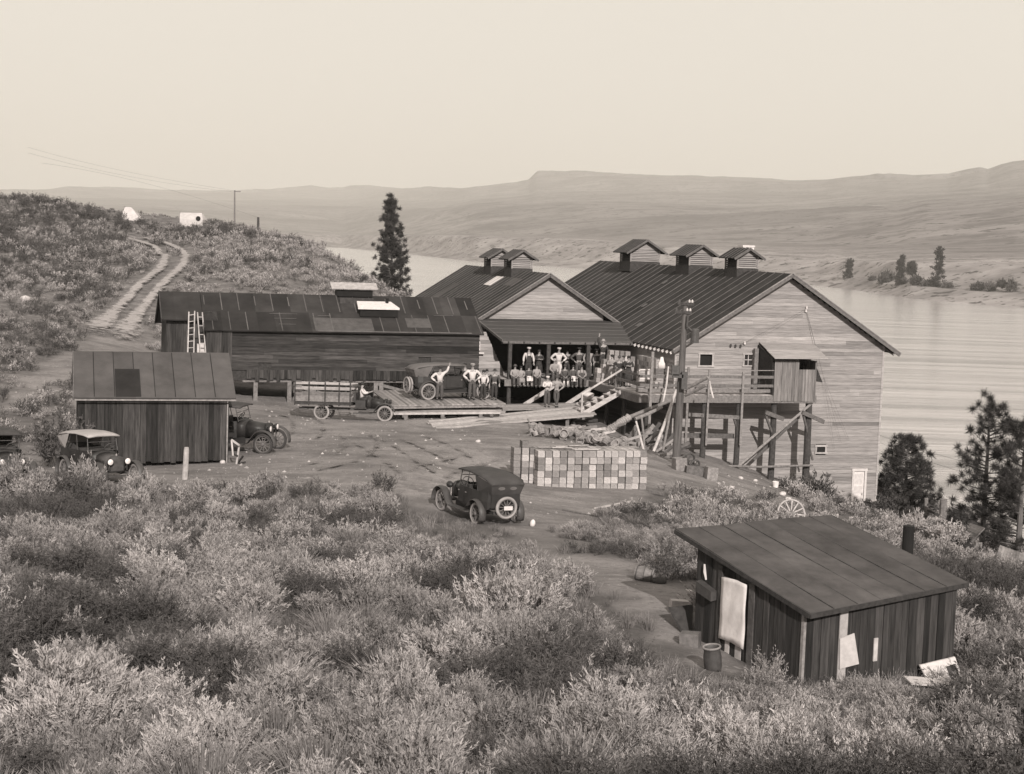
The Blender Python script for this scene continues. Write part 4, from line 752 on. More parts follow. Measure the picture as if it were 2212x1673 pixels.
def tryplace(x,y,r):
    k=(int(x//1.2),int(y//1.2))
    for i in (-1,0,1):
        for j in (-1,0,1):
            for (a,b,c_) in cell.get((k[0]+i,k[1]+j),()):
                if (a-x)**2+(b-y)**2<((r+c_)*.62)**2: return False
    cell.setdefault(k,[]).append((x,y,r)); return True
N=26000; Yc=14+(58-14)*nrs.rand(N)**.8; Xc=(nrs.rand(N)*2-1)*(Yc*.36+2.5)
okm=(dirt(Xc,Yc)<.3)&~clear(Xc,Yc); Zc=H(Xc,Yc)
for x,y,z,ok in zip(Xc,Yc,Zc,okm):
    if not ok: continue
    nn=float(noise2(x,y,.16,21,3)); s=rnd.choice([rnd.uniform(.55,.9),rnd.uniform(.85,1.25),rnd.uniform(1.1,1.6)])*(1+.3*nn)*(.8 if y>40 else 1)
    px,py=proj((x,y,z+.9)) 
    if 860<px<1190 and y>41 and proj((x,y,z+s*1.1))[1]<1122: continue
    if px>1380 and px<2120 and y<36.2 and (y<33.5 or px>1600):
        lim=1405 if 1470<px<1640 else (1450 if px<1960 else 1500)
        if py<lim-70: continue
        if py<lim: s*=.5; py2=proj((x,y,z+s*1.1))[1]
        if proj((x,y,z+s*1.15))[1]<lim: continue
    if y>46: s*=.8
    # keep growth low just before parked vehicles and the crate stack, and in front of the shack walls
    if 930<px<1180 and py>1090 and y>44: s*=.55
    if 1090<px<1480 and py>1000 and y>46: s*=.4
    if not tryplace(x,y,s*.74): continue
    if any(inpoly(np.array([proj((x,y,z+s*f_))[0]]),np.array([proj((x,y,z+s*f_))[1]]),VP)[0] for f_ in (.35,.75,1.05)): continue
    kind='dark' if float(noise2(x,y,.22,55,2))>(.22 if y>27 else .34) or rnd.random()<.15 else ('tuft' if rnd.random()<.27 else 'sage')
    items.append((kind,x,y,z,s,rnd.uniform(0,6.3),rnd.uniform(.68,.92) if s>1 else rnd.uniform(.8,1.05)))
items.sort(key=lambda q:-(q[4]/q[2]))
print('foreground shrubs',len(items))
vis=[q for q in items if -20<proj((q[1],q[2],q[3]+.4))[0]<2230 and proj((q[1],q[2],q[3]+1.1))[1]<1672]
ind=vis[:290]; rest=[q for q in items if q not in ind]
PM={}
for k in protos:
    PM[k]=[]
    for a in protos[k]:
        nmk={'sage':'sagebrush','dark':'dark_shrub','tuft':'grass_tuft'}[k]
        V,Q,t,mi=a; o=npmesh(nmk,V,Q,t,[MT[k],M_TWIG],mi); PM[k].append(o)
used=set()
LAB={'sage':('pale silvery sagebrush with upright plumes on the front slope','shrub','silvery sagebrush across the front slope'),'dark':('dark twiggy shrub among the pale sagebrush on the front slope','shrub','dark shrubs on the front slope'),'tuft':('dry grass tuft between sagebrush on the front slope','grass tuft','dry grass tufts on the front slope')}
for (k,x,y,z,s,r,zs) in ind:
    i=rnd.randrange(len(PM[k])); o=PM[k][i]
    if (k,i) in used: o=o.copy(); COL.objects.link(o)
    used.add((k,i)); o.location=(x,y,z); o.scale=(s,s,s*zs); o.rotation_euler=(0,0,r)
    l1,c1,g1=LAB[k]; tag(o,l1,c1,g1)
for k in PM:
    for i,o in enumerate(PM[k]):
        if (k,i) not in used: bpy.data.objects.remove(o)
joined('sagebrush_scrub',rest,midl,'smaller sagebrush filling the gaps on the front slope')
# low grass carpet in the foreground
N=5200; Yg=13+(56-13)*nrs.rand(N)**.9; Xg=(nrs.rand(N)*2-1)*(Yg*.37+2); ok=(dirt(Xg,Yg)<.3)&~clear(Xg,Yg); Zg=H(Xg,Yg)
joined('dry_grass',[('tuft',x,y,z,rnd.uniform(.3,.7),rnd.uniform(0,6),rnd.uniform(.8,1.3)) for x,y,z,o_ in zip(Xg,Yg,Zg,ok) if o_],gl,'dry grass between the sagebrush')['category']='grass'
# middle distance and hillside scrub
TENTC=[tuple(at(283,475,214)[:2]),tuple(at(412,488,208)[:2])]
its=[]
N=36000; Yh=56+(250-56)*nrs.rand(N)**1.1; Xh=(nrs.rand(N)*2-1)*(Yh*.36+3)
dm=dirt(Xh,Yh); cm=clear(Xh,Yh); td=trackd(Xh,Yh); Zh=H(Xh,Yh); nn=noise2(Xh,Yh,.07,31,3); n2=noise2(Xh,Yh,.3,37,3)
PX,PY=proj(np.stack([Xh,Yh,Zh+.5],-1))
for x,y,z,d,c_,t,a,b,px,py in zip(Xh,Yh,Zh,dm,cm,td,nn,n2,PX,PY):
    if d>.3 or c_ or t<1.0 or z<-13 or not(-60<px<2280): continue
    far=y>110; 
    if rnd.random()>(.62+.5*a+.3*b if far else .55+.5*b): continue
    dark=(py<505 and px<560 and a>-.2) or a>.3 or (px<230 and b>0)
    k='dark' if rnd.random()<((.62 if px<330 else .5) if dark else (.25 if px<330 else .1)) else ('sage' if rnd.random()<.72 else 'tuft')
    s=rnd.uniform(.4,1.0)*(1.05 if (y>150 and x<0) else .85)*(1.2 if k=='dark' else 1)
    if any(math.hypot(x-a_,y-b_)<11 for a_,b_ in TENTC): s*=.38
    if y<75 and px>1050: s*=.7
    if px<420 and 640<py: s*=.75
    if 1790<px<1895 and y<86 and proj((x,y,z+s*1.1))[1]<1078: continue
    its.append((k,x,y,z,s,rnd.uniform(0,6.3),rnd.uniform(.8,1.15)))
print('scrub',len(its)); joined('hillside_scrub',its,low,'sagebrush and grass scrub covering the far hillside')
# ---- trees ----
def pine(name,label,loc,hh,rad,tufts,seed,trunk_r=.14,bare=.12,shape=1.,dens=26,leaf=.2,wd=.022,group=None,lean=0,irr=.3):
    r=np.random.RandomState(seed); t=thing(name,label,'tree',loc,0,group)
    m=MB(); m.tube([(0,0,-.6),(lean*.3,0,hh*.4),(lean*.8,0,hh*.8),(lean,0,hh)],[trunk_r,trunk_r*.75,trunk_r*.35,.02],8,.5)
    cents=[]; nb=tufts
    for i in range(nb):
        f=bare+(1-bare)*((i+.5)/nb)**.9; z=hh*f; a=r.rand()*6.28
        prof=(1-((f-bare)/(1-bare)))**shape*(1-math.exp(-(f-bare+.03)*16)); R_=rad*prof*r.uniform(1-irr,1.05)+.12
        e=np.array([math.cos(a)*R_+lean*f,math.sin(a)*R_,z+R_*r.uniform(-.05,.35)]); s=np.array([lean*f,0,z-R_*.15])
        m.tube([s,(s+e)/2+np.array([0,0,-.06*R_]),e],[.035*trunk_r/.14,.02*trunk_r/.14,.008],4,.4)
        k=max(1,int(R_/(.34*leaf/.2)))
        for j in range(k+1): cents.append(s+(e-s)*(1-.75*j/(k+1))+r.normal(size=3)*.16*leaf/.2)
    m.build('trunk',M_BARK,t)
    cents.append(np.array([lean,0,hh-.05])); C_=np.array(cents); n=dens; N=len(C_)*n
    d=r.normal(size=(N,3)); d[:,2]+=.35; d/=np.linalg.norm(d,axis=1)[:,None]; b=np.repeat(C_,n,0)+d*leaf*.1+r.normal(size=(N,3))*leaf*(.25 if leaf>.3 else .10)
    V,Q,tt=quads_from(b,d,r.uniform(.7,1.2,N)*wd,r.uniform(.6,1.2,N)*leaf,np.clip(np.repeat(r.rand(len(C_)),n)*.7+.15+r.normal(size=N)*.1,0,1))
    npmesh('crown',V,Q,tt,M_NEEDLE,parent=t); return t
def atd(x,y,Y,dz=0): p=at(x,y,Y); return (p[0],p[1],H(p[0],p[1])+dz)
p=at(850,600,200); z=H(p[0],p[1]); top=at(838,432,200)[2]
pine('pine_tree','tall narrow lone pine on the riverbank behind the long barn',(p[0],p[1],z),top-z,2.7,150,3,.2,.02,.55,80,.36,.055,irr=.5,lean=-.6)
# right-hand group
def treeat(name,label,x,ytop,ybot,Y,rad,tufts,seed,**k):
    pb=at(x,ybot,Y); zt=at(x,ytop,Y)[2]; zb=min(H(pb[0],pb[1]),pb[2]) ; zb=pb[2] if zb<pb[2]-3 else zb
    return pine(name,label,(pb[0],pb[1],zb),zt-zb,rad,tufts,seed,**k)
treeat('pine_tree','open young pine with tufted branches at the right edge by the river',2122,862,1165,74,2.5,62,11,trunk_r=.15,bare=.1,shape=.7,dens=120,leaf=.27,wd=.017,irr=.45)
treeat('pine_tree','dense dark pine cut by the right edge of the picture',2196,912,1240,72,2.1,70,12,trunk_r=.17,bare=.05,shape=.5,dens=110,leaf=.27,wd=.018)
treeat('pine_tree','dark bushy pine against the right corner of the packing house',1952,948,1130,90,2.15,95,13,trunk_r=.15,bare=.02,shape=.45,dens=90,leaf=.27,wd=.022,irr=.25)
treeat('pine_tree','small dark young pine beside the shack with the pale door',2060,1110,1205,66,.9,40,14,trunk_r=.07,bare=.02,shape=.5,dens=40,leaf=.2,wd=.03)
# far shore trees
fyy=lambda x: float(np.interp(x,xs,Ys))*1.08
def fartree(x,yt,yb,w,seed,label,sh=.8):
    Y=fyy(x); pb=at(x,yb,Y); zt=at(x,yt,Y)[2]; hh=zt-pb[2]
    return pine('pine_tree',label,(pb[0],pb[1],pb[2]-.5),hh+.5,w*Y/3465/2*.62,60,seed,trunk_r=.35,bare=.02,shape=1.0,dens=26,leaf=1.1,wd=.32,irr=.35)
fartree(1833,563,602,26,31,'small conical pine alone on the far riverbank')
fartree(1946,556,606,30,32,'middle pine rising from bushes on the far riverbank')
fartree(2025,536,627,50,33,'tallest ragged pine on the far riverbank')
fartree(1968,570,588,12,34,'tiny pine on the far bank behind the middle pine')
def bushat(name,label,x,yt,yb,Y,w,seed,kind='dark',stems=110,leaves=26,group=None,far=False):
    pb=at(x,yb,Y); hh=(at(x,yt,Y)[2]-pb[2])*(.8 if far else 1); r=w*Y/3465/2*(.75 if far else 1)
    V,Q,t,mi=bush_arrays(kind,16,9,8 if far else 16,(9 if far else Y/26.),1,.7)
    V=V*np.array([r/.7,r/.7,hh]); o=npmesh(name,V,Q,t,[M_SAGED if kind=='dark' else M_SAGE,M_TWIG],mi); o.location=pb; tag(o,label,'bush',group); return o
fy=lambda x,yb:fyy(x)
for i,(x,yt,yb,w,lb) in enumerate(((1885,593,609,22,'round bush between the conical pine and the bank thicket'),(1915,582,618,40,'left tall bush of the thicket under the middle far pine'),(1948,598,620,44,'low bush under the middle far pine'),(1980,592,617,32,'bush right of the middle far pine'),(2008,600,628,50,'wide bush at the foot of the tallest far pine'),(2045,605,627,30,'bush right of the tallest far pine'),(2113,604,634,34,'left bush of the pair by the gully at the right edge'),(2138,606,636,30,'second bush by the gully near the right edge'),(2165,602,622,30,'small bush above the shore at the right edge'),(2185,600,630,28,'rightmost bush on the far riverbank'))):
    bushat('bush',lb,x,yt,yb,fy(x,yb),w,40+i,'dark',90,14,far=True)
for i,(x,yt,yb,Y,w,lb,kd) in enumerate(((1745,1030,1110,80,110,'dark spreading bush on the slope below the deck booth','dark'),(1790,1068,1120,79,80,'dark bush before the packing house wall left of the small door','dark'),(1875,1080,1125,80,80,'dark bush hiding the foot of the small pale door','dark'),(1930,1068,1130,80,90,'dark bush under the bushy pine at the house corner','dark'),(1980,1108,1165,68,90,'pale sagebrush below the bushy corner pine','sage'),(1920,1115,1160,62,90,'pale sagebrush just behind the right shack roof','sage'),(2050,1130,1180,64,90,'pale sagebrush by the fence posts','sage'),(2100,1195,1250,52,110,'large pale sagebrush at the right edge beyond the shack','sage'),(2020,1120,1150,66,80,'pale sagebrush around the left fence post','sage'),(2030,1160,1215,56,90,'pale sagebrush beside the black stovepipe','sage'),(2160,1400,1480,36,130,'dark shrub right of the leaning framed panel','dark'),(2140,1300,1370,42,110,'dry low shrub beyond the shack right wall','sage'))):
    bushat('bush',lb,x,yt,yb,Y,w,60+i,kd,150,24)

# pebbles and scraps strewn over the yard
N=2600; Yp=52+(92-52)*nrs.rand(N); Xp=(nrs.rand(N)*2-1)*Yp*.34; okp=(dirt(Xp,Yp)>.5)&~clear(Xp,Yp); Xp=Xp[okp];Yp=Yp[okp]; Zp=H(Xp,Yp); m=MB()
for x,y,z in zip(Xp,Yp,Zp):
    s_=.02+.09*rnd.random()**4; a=rnd.random()*3; c_,q_=math.cos(a)*s_,math.sin(a)*s_; m.add([(x+c_,y+q_,z-.01),(x-q_,y+c_,z-.01),(x-c_*1.2,y-q_,z-.01),(x+q_,y-c_,z-.01),(x,y,z+s_*.7)],[(0,1,4),(1,2,4),(2,3,4),(3,0,4)],rnd.random())
tag(m.build('gravel',mat('yard_pebbles',.13,.34,.95,(1,1,1),.6,.6),fixn=False),'small stones and scraps strewn over the yard','gravel',kind='stuff')
for i,(x,yt,yb,w,Y,kd) in enumerate(((70,1012,1085,120,53,'sage'),(150,1020,1090,110,53,'dark'),(190,985,1075,90,54.3,'sage'),(310,1022,1080,80,54,'sage'),(30,985,1070,90,54,'sage'),(130,900,1010,130,61.5,'dark'),(1655,1405,1490,110,29.5,'sage'),(1875,1455,1530,110,29,'sage'))):
    bushat('bush',['pale sagebrush in front of the light topped car rear wheel','dark shrub before the front wheel of the light topped car','tall pale plume brush before the light topped car bumper','sagebrush right of the light topped car by the yard edge','pale brush in front of the car cut by the left edge','dark brush between the two left cars','bushy sagebrush plume in front of the shack near corner','low sagebrush below the nailed paper on the shack'][i],x,yt,yb,Y,w,90+i,kd)
# ---------------- vehicles ----------------
M_BODY=mat('dusty_dark_paint',.018,.035,.5,(1,1,1),2,.3,spec=.3)
M_FEND=mat('dusty_fender_paint',.04,.07,.5,(1,1,1),2,.3,spec=.3)
M_TOPD=mat('dark_canvas_top',.035,.06,.8,(1,1,1),2,.3); M_TOPL=mat('light_canvas_top',.26,.34,.85,(1,1,1),2,.2)
M_TYRE=mat('pale_dusty_tyre',.19,.29,.9,(1,1,1),4,.3); M_SPOKE=mat('wheel_spokes',.09,.15,.8,(1,1,1),4,.3); M_NICK=mat('nickel',.45,.6,.3,metal=.7,tone=.2)
M_LENS=mat('lamp_lens',.55,.7,.15,tone=.2,spec=.8); M_SEAT=mat('seat_leather',.03,.05,.6,tone=.3)
M_TYRE_SHADED=mat('shaded_tyre',.03,.05,.9)  # tyre colour darkened to stand for the board shed's shade
def wheel(par,x,y,z,R,name='wheel',spokes=12,steer=0,axis='y',tyre=M_TYRE):
    m=MB(); rr=R-.085
    for k in range(spokes):
        a=2*math.pi*k/spokes+.1; c_,s_=math.cos(a),math.sin(a); m.tube([(c_*.05,0,s_*.05),(c_*(rr-.02),0,s_*(rr-.02))],[.022,.015],5,.5)
    m.lathe([(0,-.09),(.045,-.09),(.07,-.05),(.075,.05),(.04,.09),(0,.09)],(0,0,0),'y',12,.4)
    w=m.build(name,M_SPOKE,par); w.location=(x,y,z); w.rotation_euler=(0,0,steer)
    MB().torus(rr,.03,(0,0,0),'y',30,8,.4,0,1.3).build('rim',M_SPOKE,w,True); MB().torus(rr+.045,.052,(0,0,0),'y',32,10,.6,0,1.05).build('tyre',tyre,w,True); return w
def arc_fender(par,cx,y0,y1,z,R,a0,a1,tail=None,mt=M_FEND,name='fender'):
    m=MB(); secs=[]; n=14; pts=[]
    for i in range(n+1):
        a=math.radians(a0+(a1-a0)*i/n); pts.append((cx+R*math.cos(a),z+R*math.sin(a),a))
    for x,zz,a in pts: 
        nx,nz=math.cos(a),math.sin(a); ym=(y0+y1)/2; secs.append([(x,y0,zz),(x+nx*.035,ym,zz+nz*.035),(x,y1,zz),(x-nx*.02,y1,zz-nz*.02),(x+nx*.015,ym,zz+nz*.015),(x-nx*.02,y0,zz-nz*.02)])
    if tail:
        for (x,zz) in tail: ym=(y0+y1)/2; secs.append([(x,y0,zz),(x,ym,zz+.03),(x,y1,zz),(x,y1,zz-.02),(x,ym,zz+.01),(x,y0,zz-.02)])
    m.loft(secs,.5); return m.build(name,mt,par,True)
def touring(label,loc,yaw,wb=2.7,R=.39,tyre=None,topm=M_TOPD,light=0,spares=1,plate=True,group=None,tr=.71,wood=M_SPOKE,closed_rear=True,name='touring_car'):
    t=thing(name,label,'car',loc,yaw,group); xc=wb-1.12; h0,h1=.58,1.2
    m=MB(); secs=[]
    for x,w_,zb in ((-.62,.52,.72),(-.55,.60,.62),(-.3,.68,.56),(.4,.71,.55),(1.1,.69,.55),(xc-.15,.64,.56),(xc,.60,.58)):
        i=w_-.05; secs.append([(x,-w_,zb),(x,-w_-.02,.9),(x,-w_+.01,h1),(x,-i,h1),(x,-i,.66),(x,i,.66),(x,i,h1),(x,w_-.01,h1),(x,w_+.02,.9),(x,w_,zb)])
    m.loft(secs,.5); m.box(-.66,-.58,-.52,.52,.7,1.19,.5)
    b=m.build('body',M_BODY,t)
    for s in (-1,1):
        for x0,x1 in ((.35,.85),(1.0,xc-.12)):
            q=MB(); q.box(x0,x1,s*.715-.008,s*.715+.008,.62,1.15,.65); d=q.build('door',M_BODY,t); q=MB(); q.box(x1-.1,x1-.03,s*.74-.01,s*.74+.01,1.0,1.03,.6); q.build('handle',M_NICK,d)
    m=MB(); m.box(-.5,.05,-.6,.6,.66,.98,.4); m.box(-.56,-.42,-.6,.6,.9,1.3,.5); m.build('rear_seat',M_SEAT,t); m=MB(); m.box(.95,1.4,-.6,.6,.66,.96,.4); m.box(.82,.96,-.6,.6,.9,1.27,.5); m.build('front_seat',M_SEAT,t)
    # cowl + hood
    def arch(x,w_,zb,zt,k=10): 
        return [(x,w_*math.cos(math.pi*j/k) if 0<j<k else (w_ if j==0 else -w_),zt-(1-math.sin(math.pi*j/k))*min(.2,zt-zb)) for j in range(k+1)]+[(x,-w_,zb),(x,w_,zb)]
    MB().loft([arch(xc,.60,.58,1.24),arch(xc+.28,.46,.6,1.2)],.5).build('cowl',M_BODY,t,True)
    hd=MB().loft([arch(xc+.285,.42,.62,1.17),arch(wb-.1,.29,.62,1.08)],.6).build('hood',M_FEND if light else M_BODY,t,True)
    q=MB(); 
    for s in (-1,1):
        for k in range(7): x=xc+.42+k*.06; w_=.42-.13*(x-xc-.285)/(wb-xc-.385); q.box(x,x+.02,s*w_-.012,s*w_+.012,.74,.92,.2)
    q.build('louvres',M_BODY,hd)
    r=MB().loft([arch(wb-.1,.31,.52,1.12),arch(wb+.02,.31,.52,1.12)],.6).build('radiator',M_FEND if light else M_BODY,t,True); MB().box(wb+.022,wb+.03,-.25,.25,.58,1.0,.4).build('grille',M_IRON,r); MB().lathe([(0,1.1),(.035,1.11),(.035,1.17),(0,1.2)],(wb-.04,0,0),'z',10).build('radiator_cap',M_NICK,r)
    for s in (-1,1):
        q=MB(); q.lathe([(0,-.14),(.07,-.12),(.12,-.02),(.125,.04),(.11,.04),(.0,.03)],(0,0,0),'x',16,.6); l=q.build('headlight',M_BODY,t,True); l.location=(wb+.14,s*.34,.93)
        q=MB(); q.lathe([(0,.062),(.08,.055),(.108,.038)],(0,0,0),'x',16,.6); q.build('lens',M_LENS,l,True)
        q=MB(); q.tube([(wb+.1,s*.34,.82),(wb+.08,s*.36,.6)],.018,6,.4); q.build('lamp_bracket',M_IRON,t)
    for s in (-1,1):
        y0,y1=sorted((s*(tr-.12),s*(tr+.15))); 
        arc_fender(t,0,y0,y1,R,R+.11,205,28,[(R+.16,.5)])
        arc_fender(t,wb,y0,y1,R,R+.12,-12,150,[(wb-R-.24,.42),(wb-R-.42,.34)])
        MB().box(R+.14,wb-R-.4,y0,y1,.34,.375,.8).build('running_board',M_FEND,t); MB().box(R+.14,wb-R-.4,s*.55-.01,s*.55+.01,.37,.6,.3).build('splash_apron',M_BODY,t)
        wheel(t,0,s*tr,R,R,tyre=tyre or M_TYRE); wheel(t,wb,s*tr,R,R,tyre=tyre or M_TYRE)
    m=MB(); m.box(-.6,wb+.1,-.4,-.33,.46,.54,.3); m.box(-.6,wb+.1,.33,.4,.46,.54,.3); m.box(-.02,.02,-tr,tr,R-.03,R+.03,.3); m.box(wb-.02,wb+.02,-tr,tr,R-.03,R+.03,.3); m.box(-.62,-.55,-.4,.4,.46,.54,.3); m.build('chassis',M_IRON,t)
    # windshield
    q=MB(); xw=xc+.02
    for s in (-1,1): q.tube([(xw+.05,s*.58,1.18),(xw-.08,s*.56,1.77)],.018,6,.4)
    for z,xx in ((1.22,.04),(1.52,-.02),(1.77,-.075)): q.tube([(xw+xx,-.57,z),(xw+xx,.57,z)],.014,6,.4)
    q.build('windshield_frame',M_IRON,t)
    # steering
    q=MB(); q.torus(.2,.014,(0,0,0),'x',20,6,.4)
    for k in range(4): a=k*math.pi/2+.4; q.tube([(0,0,0),(0,.2*math.cos(a),.2*math.sin(a))],.01,5,.4)
    sw=q.build('steering_wheel',M_IRON,t); sw.location=(1.42,.33,1.27); sw.rotation_euler=(0,.55,0)
    q=MB(); q.tube([(1.42,.33,1.27),(1.85,.33,.9)],.02,6,.4); q.build('steering_column',M_IRON,t)
    # folding top
    q=MB(); secs=[]
    for x,z,w_,dr in ((-.78,1.62,.62,.10),(-.55,1.76,.68,.09),(0,1.83,.69,.08),(.7,1.86,.68,.07),(1.3,1.84,.66,.07),(xw+.14,1.79,.63,.06)):
        pr=[]
        for j in range(9): u=j/8*2-1; pr.append((x,w_*u,z-dr*abs(u)**3))
        secs.append(pr+[(x,w_*.97*(1-j/4),z-dr-.04+(.03 if 0<j<8 else 0)) for j in (0,2,4,6,8)])
    q.loft(secs,.5); tp=q.build('canvas_top',topm,t,True)
    q=MB()
    if closed_rear:
        q.hexa([(-.66,-.53,1.18),(-.66,.53,1.18),(-.63,.53,1.18),(-.63,-.53,1.18),(-.8,-.62,1.56),(-.8,.62,1.56),(-.76,.62,1.58),(-.76,-.62,1.58)],.6)
        c_=q.build('rear_curtain',topm,tp)
        for s in (-1,1): 
            e=MB(); e.lathe([(0,0),(.11,0),(.13,.006),(0,.012)],(0,0,0),'x',16,.6); w=e.build('oval_window',M_SPOKE,c_); w.location=(-.765,s*.22,1.40); w.scale=(1,1,.55); w.rotation_euler=(0,-.33,0)
        for s in (-1,1):
            e=MB(); a=.01*s; e.add([(-.66,s*.54,1.18),(-.05,s*.68,1.18),(.25,s*.68,1.74),(-.78,s*.62,1.56),(-.66,s*.54+a,1.18),(-.05,s*.68+a,1.18),(.25,s*.68+a,1.74),(-.78,s*.62+a,1.56)],[(0,1,2,3),(7,6,5,4),(0,4,5,1),(1,5,6,2),(2,6,7,3),(3,7,4,0)],.4); e.build('side_curtain',topm,tp)
    for s in (-1,1):
        for (a_,b_) in (((.9,1.18),(.75,1.77)),((.05,1.2),(-.45,1.65)),((.05,1.2),(.35,1.76))):
            e=MB(); e.tube([(a_[0],s*.67,a_[1]),(b_[0],s*.64,b_[1])],.014,5,.4); e.build('top_bow',M_IRON,t)
    for k in range(spares):
        wx=-.76-.14*k; w=wheel(t,wx,.0,.72,R,'spare_wheel',12); w.rotation_euler=(0,0,math.pi/2)
    if plate:
        e=MB(); e.box(-.9,-.885,-.16,.16,.66,.8,.9); e.build('licence_plate',M_TRIM,t)
    q=MB(); q.tube([(-.55,-.42,.5),(-.9,-.44,.42)],.02,6,.3); q.build('tail_bracket',M_IRON,t)
    q=MB(); q.lathe([(0,0),(.04,0),(.045,.05),(0,.07)],(-.78,-.5,.78),'x',10,.3); q.build('tail_lamp',M_IRON,t)
    return t
def place_by_wheels(rear,front,side,z=None,tr=.71):
    """rear/front: picture contact points of the near wheels; side -1: near side is the car's right (y<0)"""
    a=onground(*rear) if z is None else atz(*rear,z); b=onground(*front) if z is None else atz(*front,z)
    d=(b-a)[:2]; yaw=math.atan2(d[1],d[0]); left=np.array([-math.sin(yaw),math.cos(yaw)]); o=a[:2]-left*side*tr; zz=(H(*o)+H(*(o+d)))/2 if z is None else z
    return (o[0],o[1],zz),yaw,float(np.hypot(*d))
def settle(t,wb,R=.39,tr=.71):
    yaw=t.rotation_euler[2]; f=np.array([math.cos(yaw),math.sin(yaw)]); l=np.array([-f[1],f[0]]); o=np.array(t.location[:2])
    h=lambda a,b: H(*(o+f*a+l*b)); zr_=(h(0,tr)+h(0,-tr))/2; zf=(h(wb,tr)+h(wb,-tr))/2; zl=(h(0,tr)+h(wb,tr))/2; zq=(h(0,-tr)+h(wb,-tr))/2
    t.location[2]=zr_; t.rotation_euler=(math.atan2(zl-zq,2*tr),-math.atan2(zf-zr_,wb),yaw); t.location[2]-=.03
L_a,yw,wb_=place_by_wheels((1027,1133),(945,1098),1); print('near car wb',wb_)
c1=touring('dark open touring car with raised top and rear spare wheel near the crate stack','' or L_a,yw,2.6); settle(c1,2.6); c1.scale=(1,1,.94)
p=onground(252,1052); yw=math.radians(-48); o=(p[0]-2.6*math.cos(yw),p[1]-2.6*math.sin(yw))
c2=touring('touring car with light canvas top parked before the board shed',(o[0],o[1],0),yw,2.6,topm=M_TOPL,light=1,spares=0,plate=False); settle(c2,2.6)
p=onground(22,1052); yw=math.radians(-58); o=(p[0]-2.6*math.cos(yw),p[1]-2.6*math.sin(yw))
c3=touring('dark boxy car cut by the left edge beside the light topped car',(o[0],o[1],0),yw,2.6,spares=0,plate=False); settle(c3,2.6)
p=onground(590,978); yw=math.radians(-14); o=(p[0]-2.75*math.cos(yw),p[1]-2.75*math.sin(yw)+.2)
c4=touring('dark touring car half hidden behind the right end of the board shed',(o[0]-.45,o[1]+.3,0),yw,2.75,spares=0,plate=False,tyre=M_TYRE_SHADED); settle(c4,2.75); c4.scale=(1.1,1.1,1.12)
o,yw,wb_=place_by_wheels((925,864),(1066,861.5),-1,z=PZ); print('platform car wb',wb_,yw)
c5=touring('large dark touring car with two spare tyres on the plank platform',(o[0],o[1],PZ),yw,3.15,R=.42,spares=2,plate=False,topm=mat('grey_canvas_top',.085,.13,.85,(1,1,1),2,.2))
# truck
o,yw,wb_=place_by_wheels((694,905),(829,911),-1); print('truck wb',wb_,yw); wbt=3.15
tk=thing('stake_truck','small open cab stake truck with slatted bed and driver facing the platform','truck',(o[0],o[1],0),yw); R=.385
m=MB(); m.box(-1.2,wbt+.1,-.4,-.32,.5,.6,.3); m.box(-1.2,wbt+.1,.32,.4,.5,.6,.3); m.box(-.03,.03,-.7,.7,R-.05,R+.05,.3); m.box(wbt-.02,wbt+.02,-.7,.7,R-.03,R+.03,.3); m.build('chassis',M_IRON,tk)
for s in (-1,1): wheel(tk,0,s*.71,R,R); wheel(tk,wbt,s*.71,R,R)
m=MB(); 
for k in range(9): m.box(-1.35,1.5,-.85+k*.19,-.67+k*.19,.82,.87,.3+.05*k)
m.box(-1.35,1.5,-.87,.87,.74,.82,.4); bed=m.build('bed',M_DARKW,tk)
for s in (-1,1):
    for z0,z1 in ((.9,1.18),(1.2,1.34),(1.48,1.58),(1.74,1.82)): MB().box(-1.35,1.5,s*.87-.02,s*.87+.02,z0,z1,rnd.uniform(.2,.7)).build('side_slat',M_PLANK if z1>1.4 else M_WOOD,bed)
    for x in (-1.3,-.6,.2,.9,1.45): MB().box(x-.03,x+.03,s*.91-.02,s*.91+.02,.7,1.86,.3).build('stake',M_DARKW,bed)
for z0,z1 in ((.95,1.1),(1.3,1.45),(1.65,1.78)):
    MB().box(-1.38,-1.34,-.87,.87,z0,z1,.5).build('end_slat',M_WOOD,bed); MB().box(1.5,1.54,-.87,.87,z0,z1,.4).build('end_slat',M_WOOD,bed)
def arch(x,w_,zb,zt,k=10): return [(x,w_*math.cos(math.pi*j/k),zt-(1-math.sin(math.pi*j/k))*min(.2,zt-zb)) for j in range(k+1)]+[(x,-w_,zb),(x,w_,zb)]
MB().loft([arch(wbt-.95,.5,.62,1.2),arch(wbt-.75,.4,.62,1.16)],.4).build('cowl',M_BODY,tk,True); MB().loft([arch(wbt-.745,.36,.62,1.13),arch(wbt-.12,.27,.62,1.05)],.4).build('hood',M_BODY,tk,True); MB().loft([arch(wbt-.115,.28,.52,1.1),arch(wbt,.28,.52,1.1)],.5).build('radiator',M_BODY,tk,True)
for s in (-1,1):
    l=MB().lathe([(0,-.12),(.07,-.1),(.11,0),(.1,.03),(0,.03)],(0,0,0),'x',14,.5).build('headlight',M_BODY,tk,True); l.location=(wbt+.12,s*.32,.95)
    y0,y1=sorted((s*.6,s*.84)); arc_fender(tk,wbt,y0,y1,R,R+.11,10,150,[(wbt-R-.2,.42),(wbt-R-.35,.36)]); MB().box(1.6,wbt-R-.34,y0,y1,.36,.39,.6).build('running_board',M_BODY,tk)
m=MB(); m.box(1.65,2.15,-.55,.55,.66,1.0,.4); m.box(1.55,1.66,-.55,.55,.9,1.35,.5); m.build('seat',M_SEAT,tk); m=MB(); m.box(1.6,wbt-.95,-.55,.55,.58,.66,.3); m.build('floor',M_DARKW,tk)
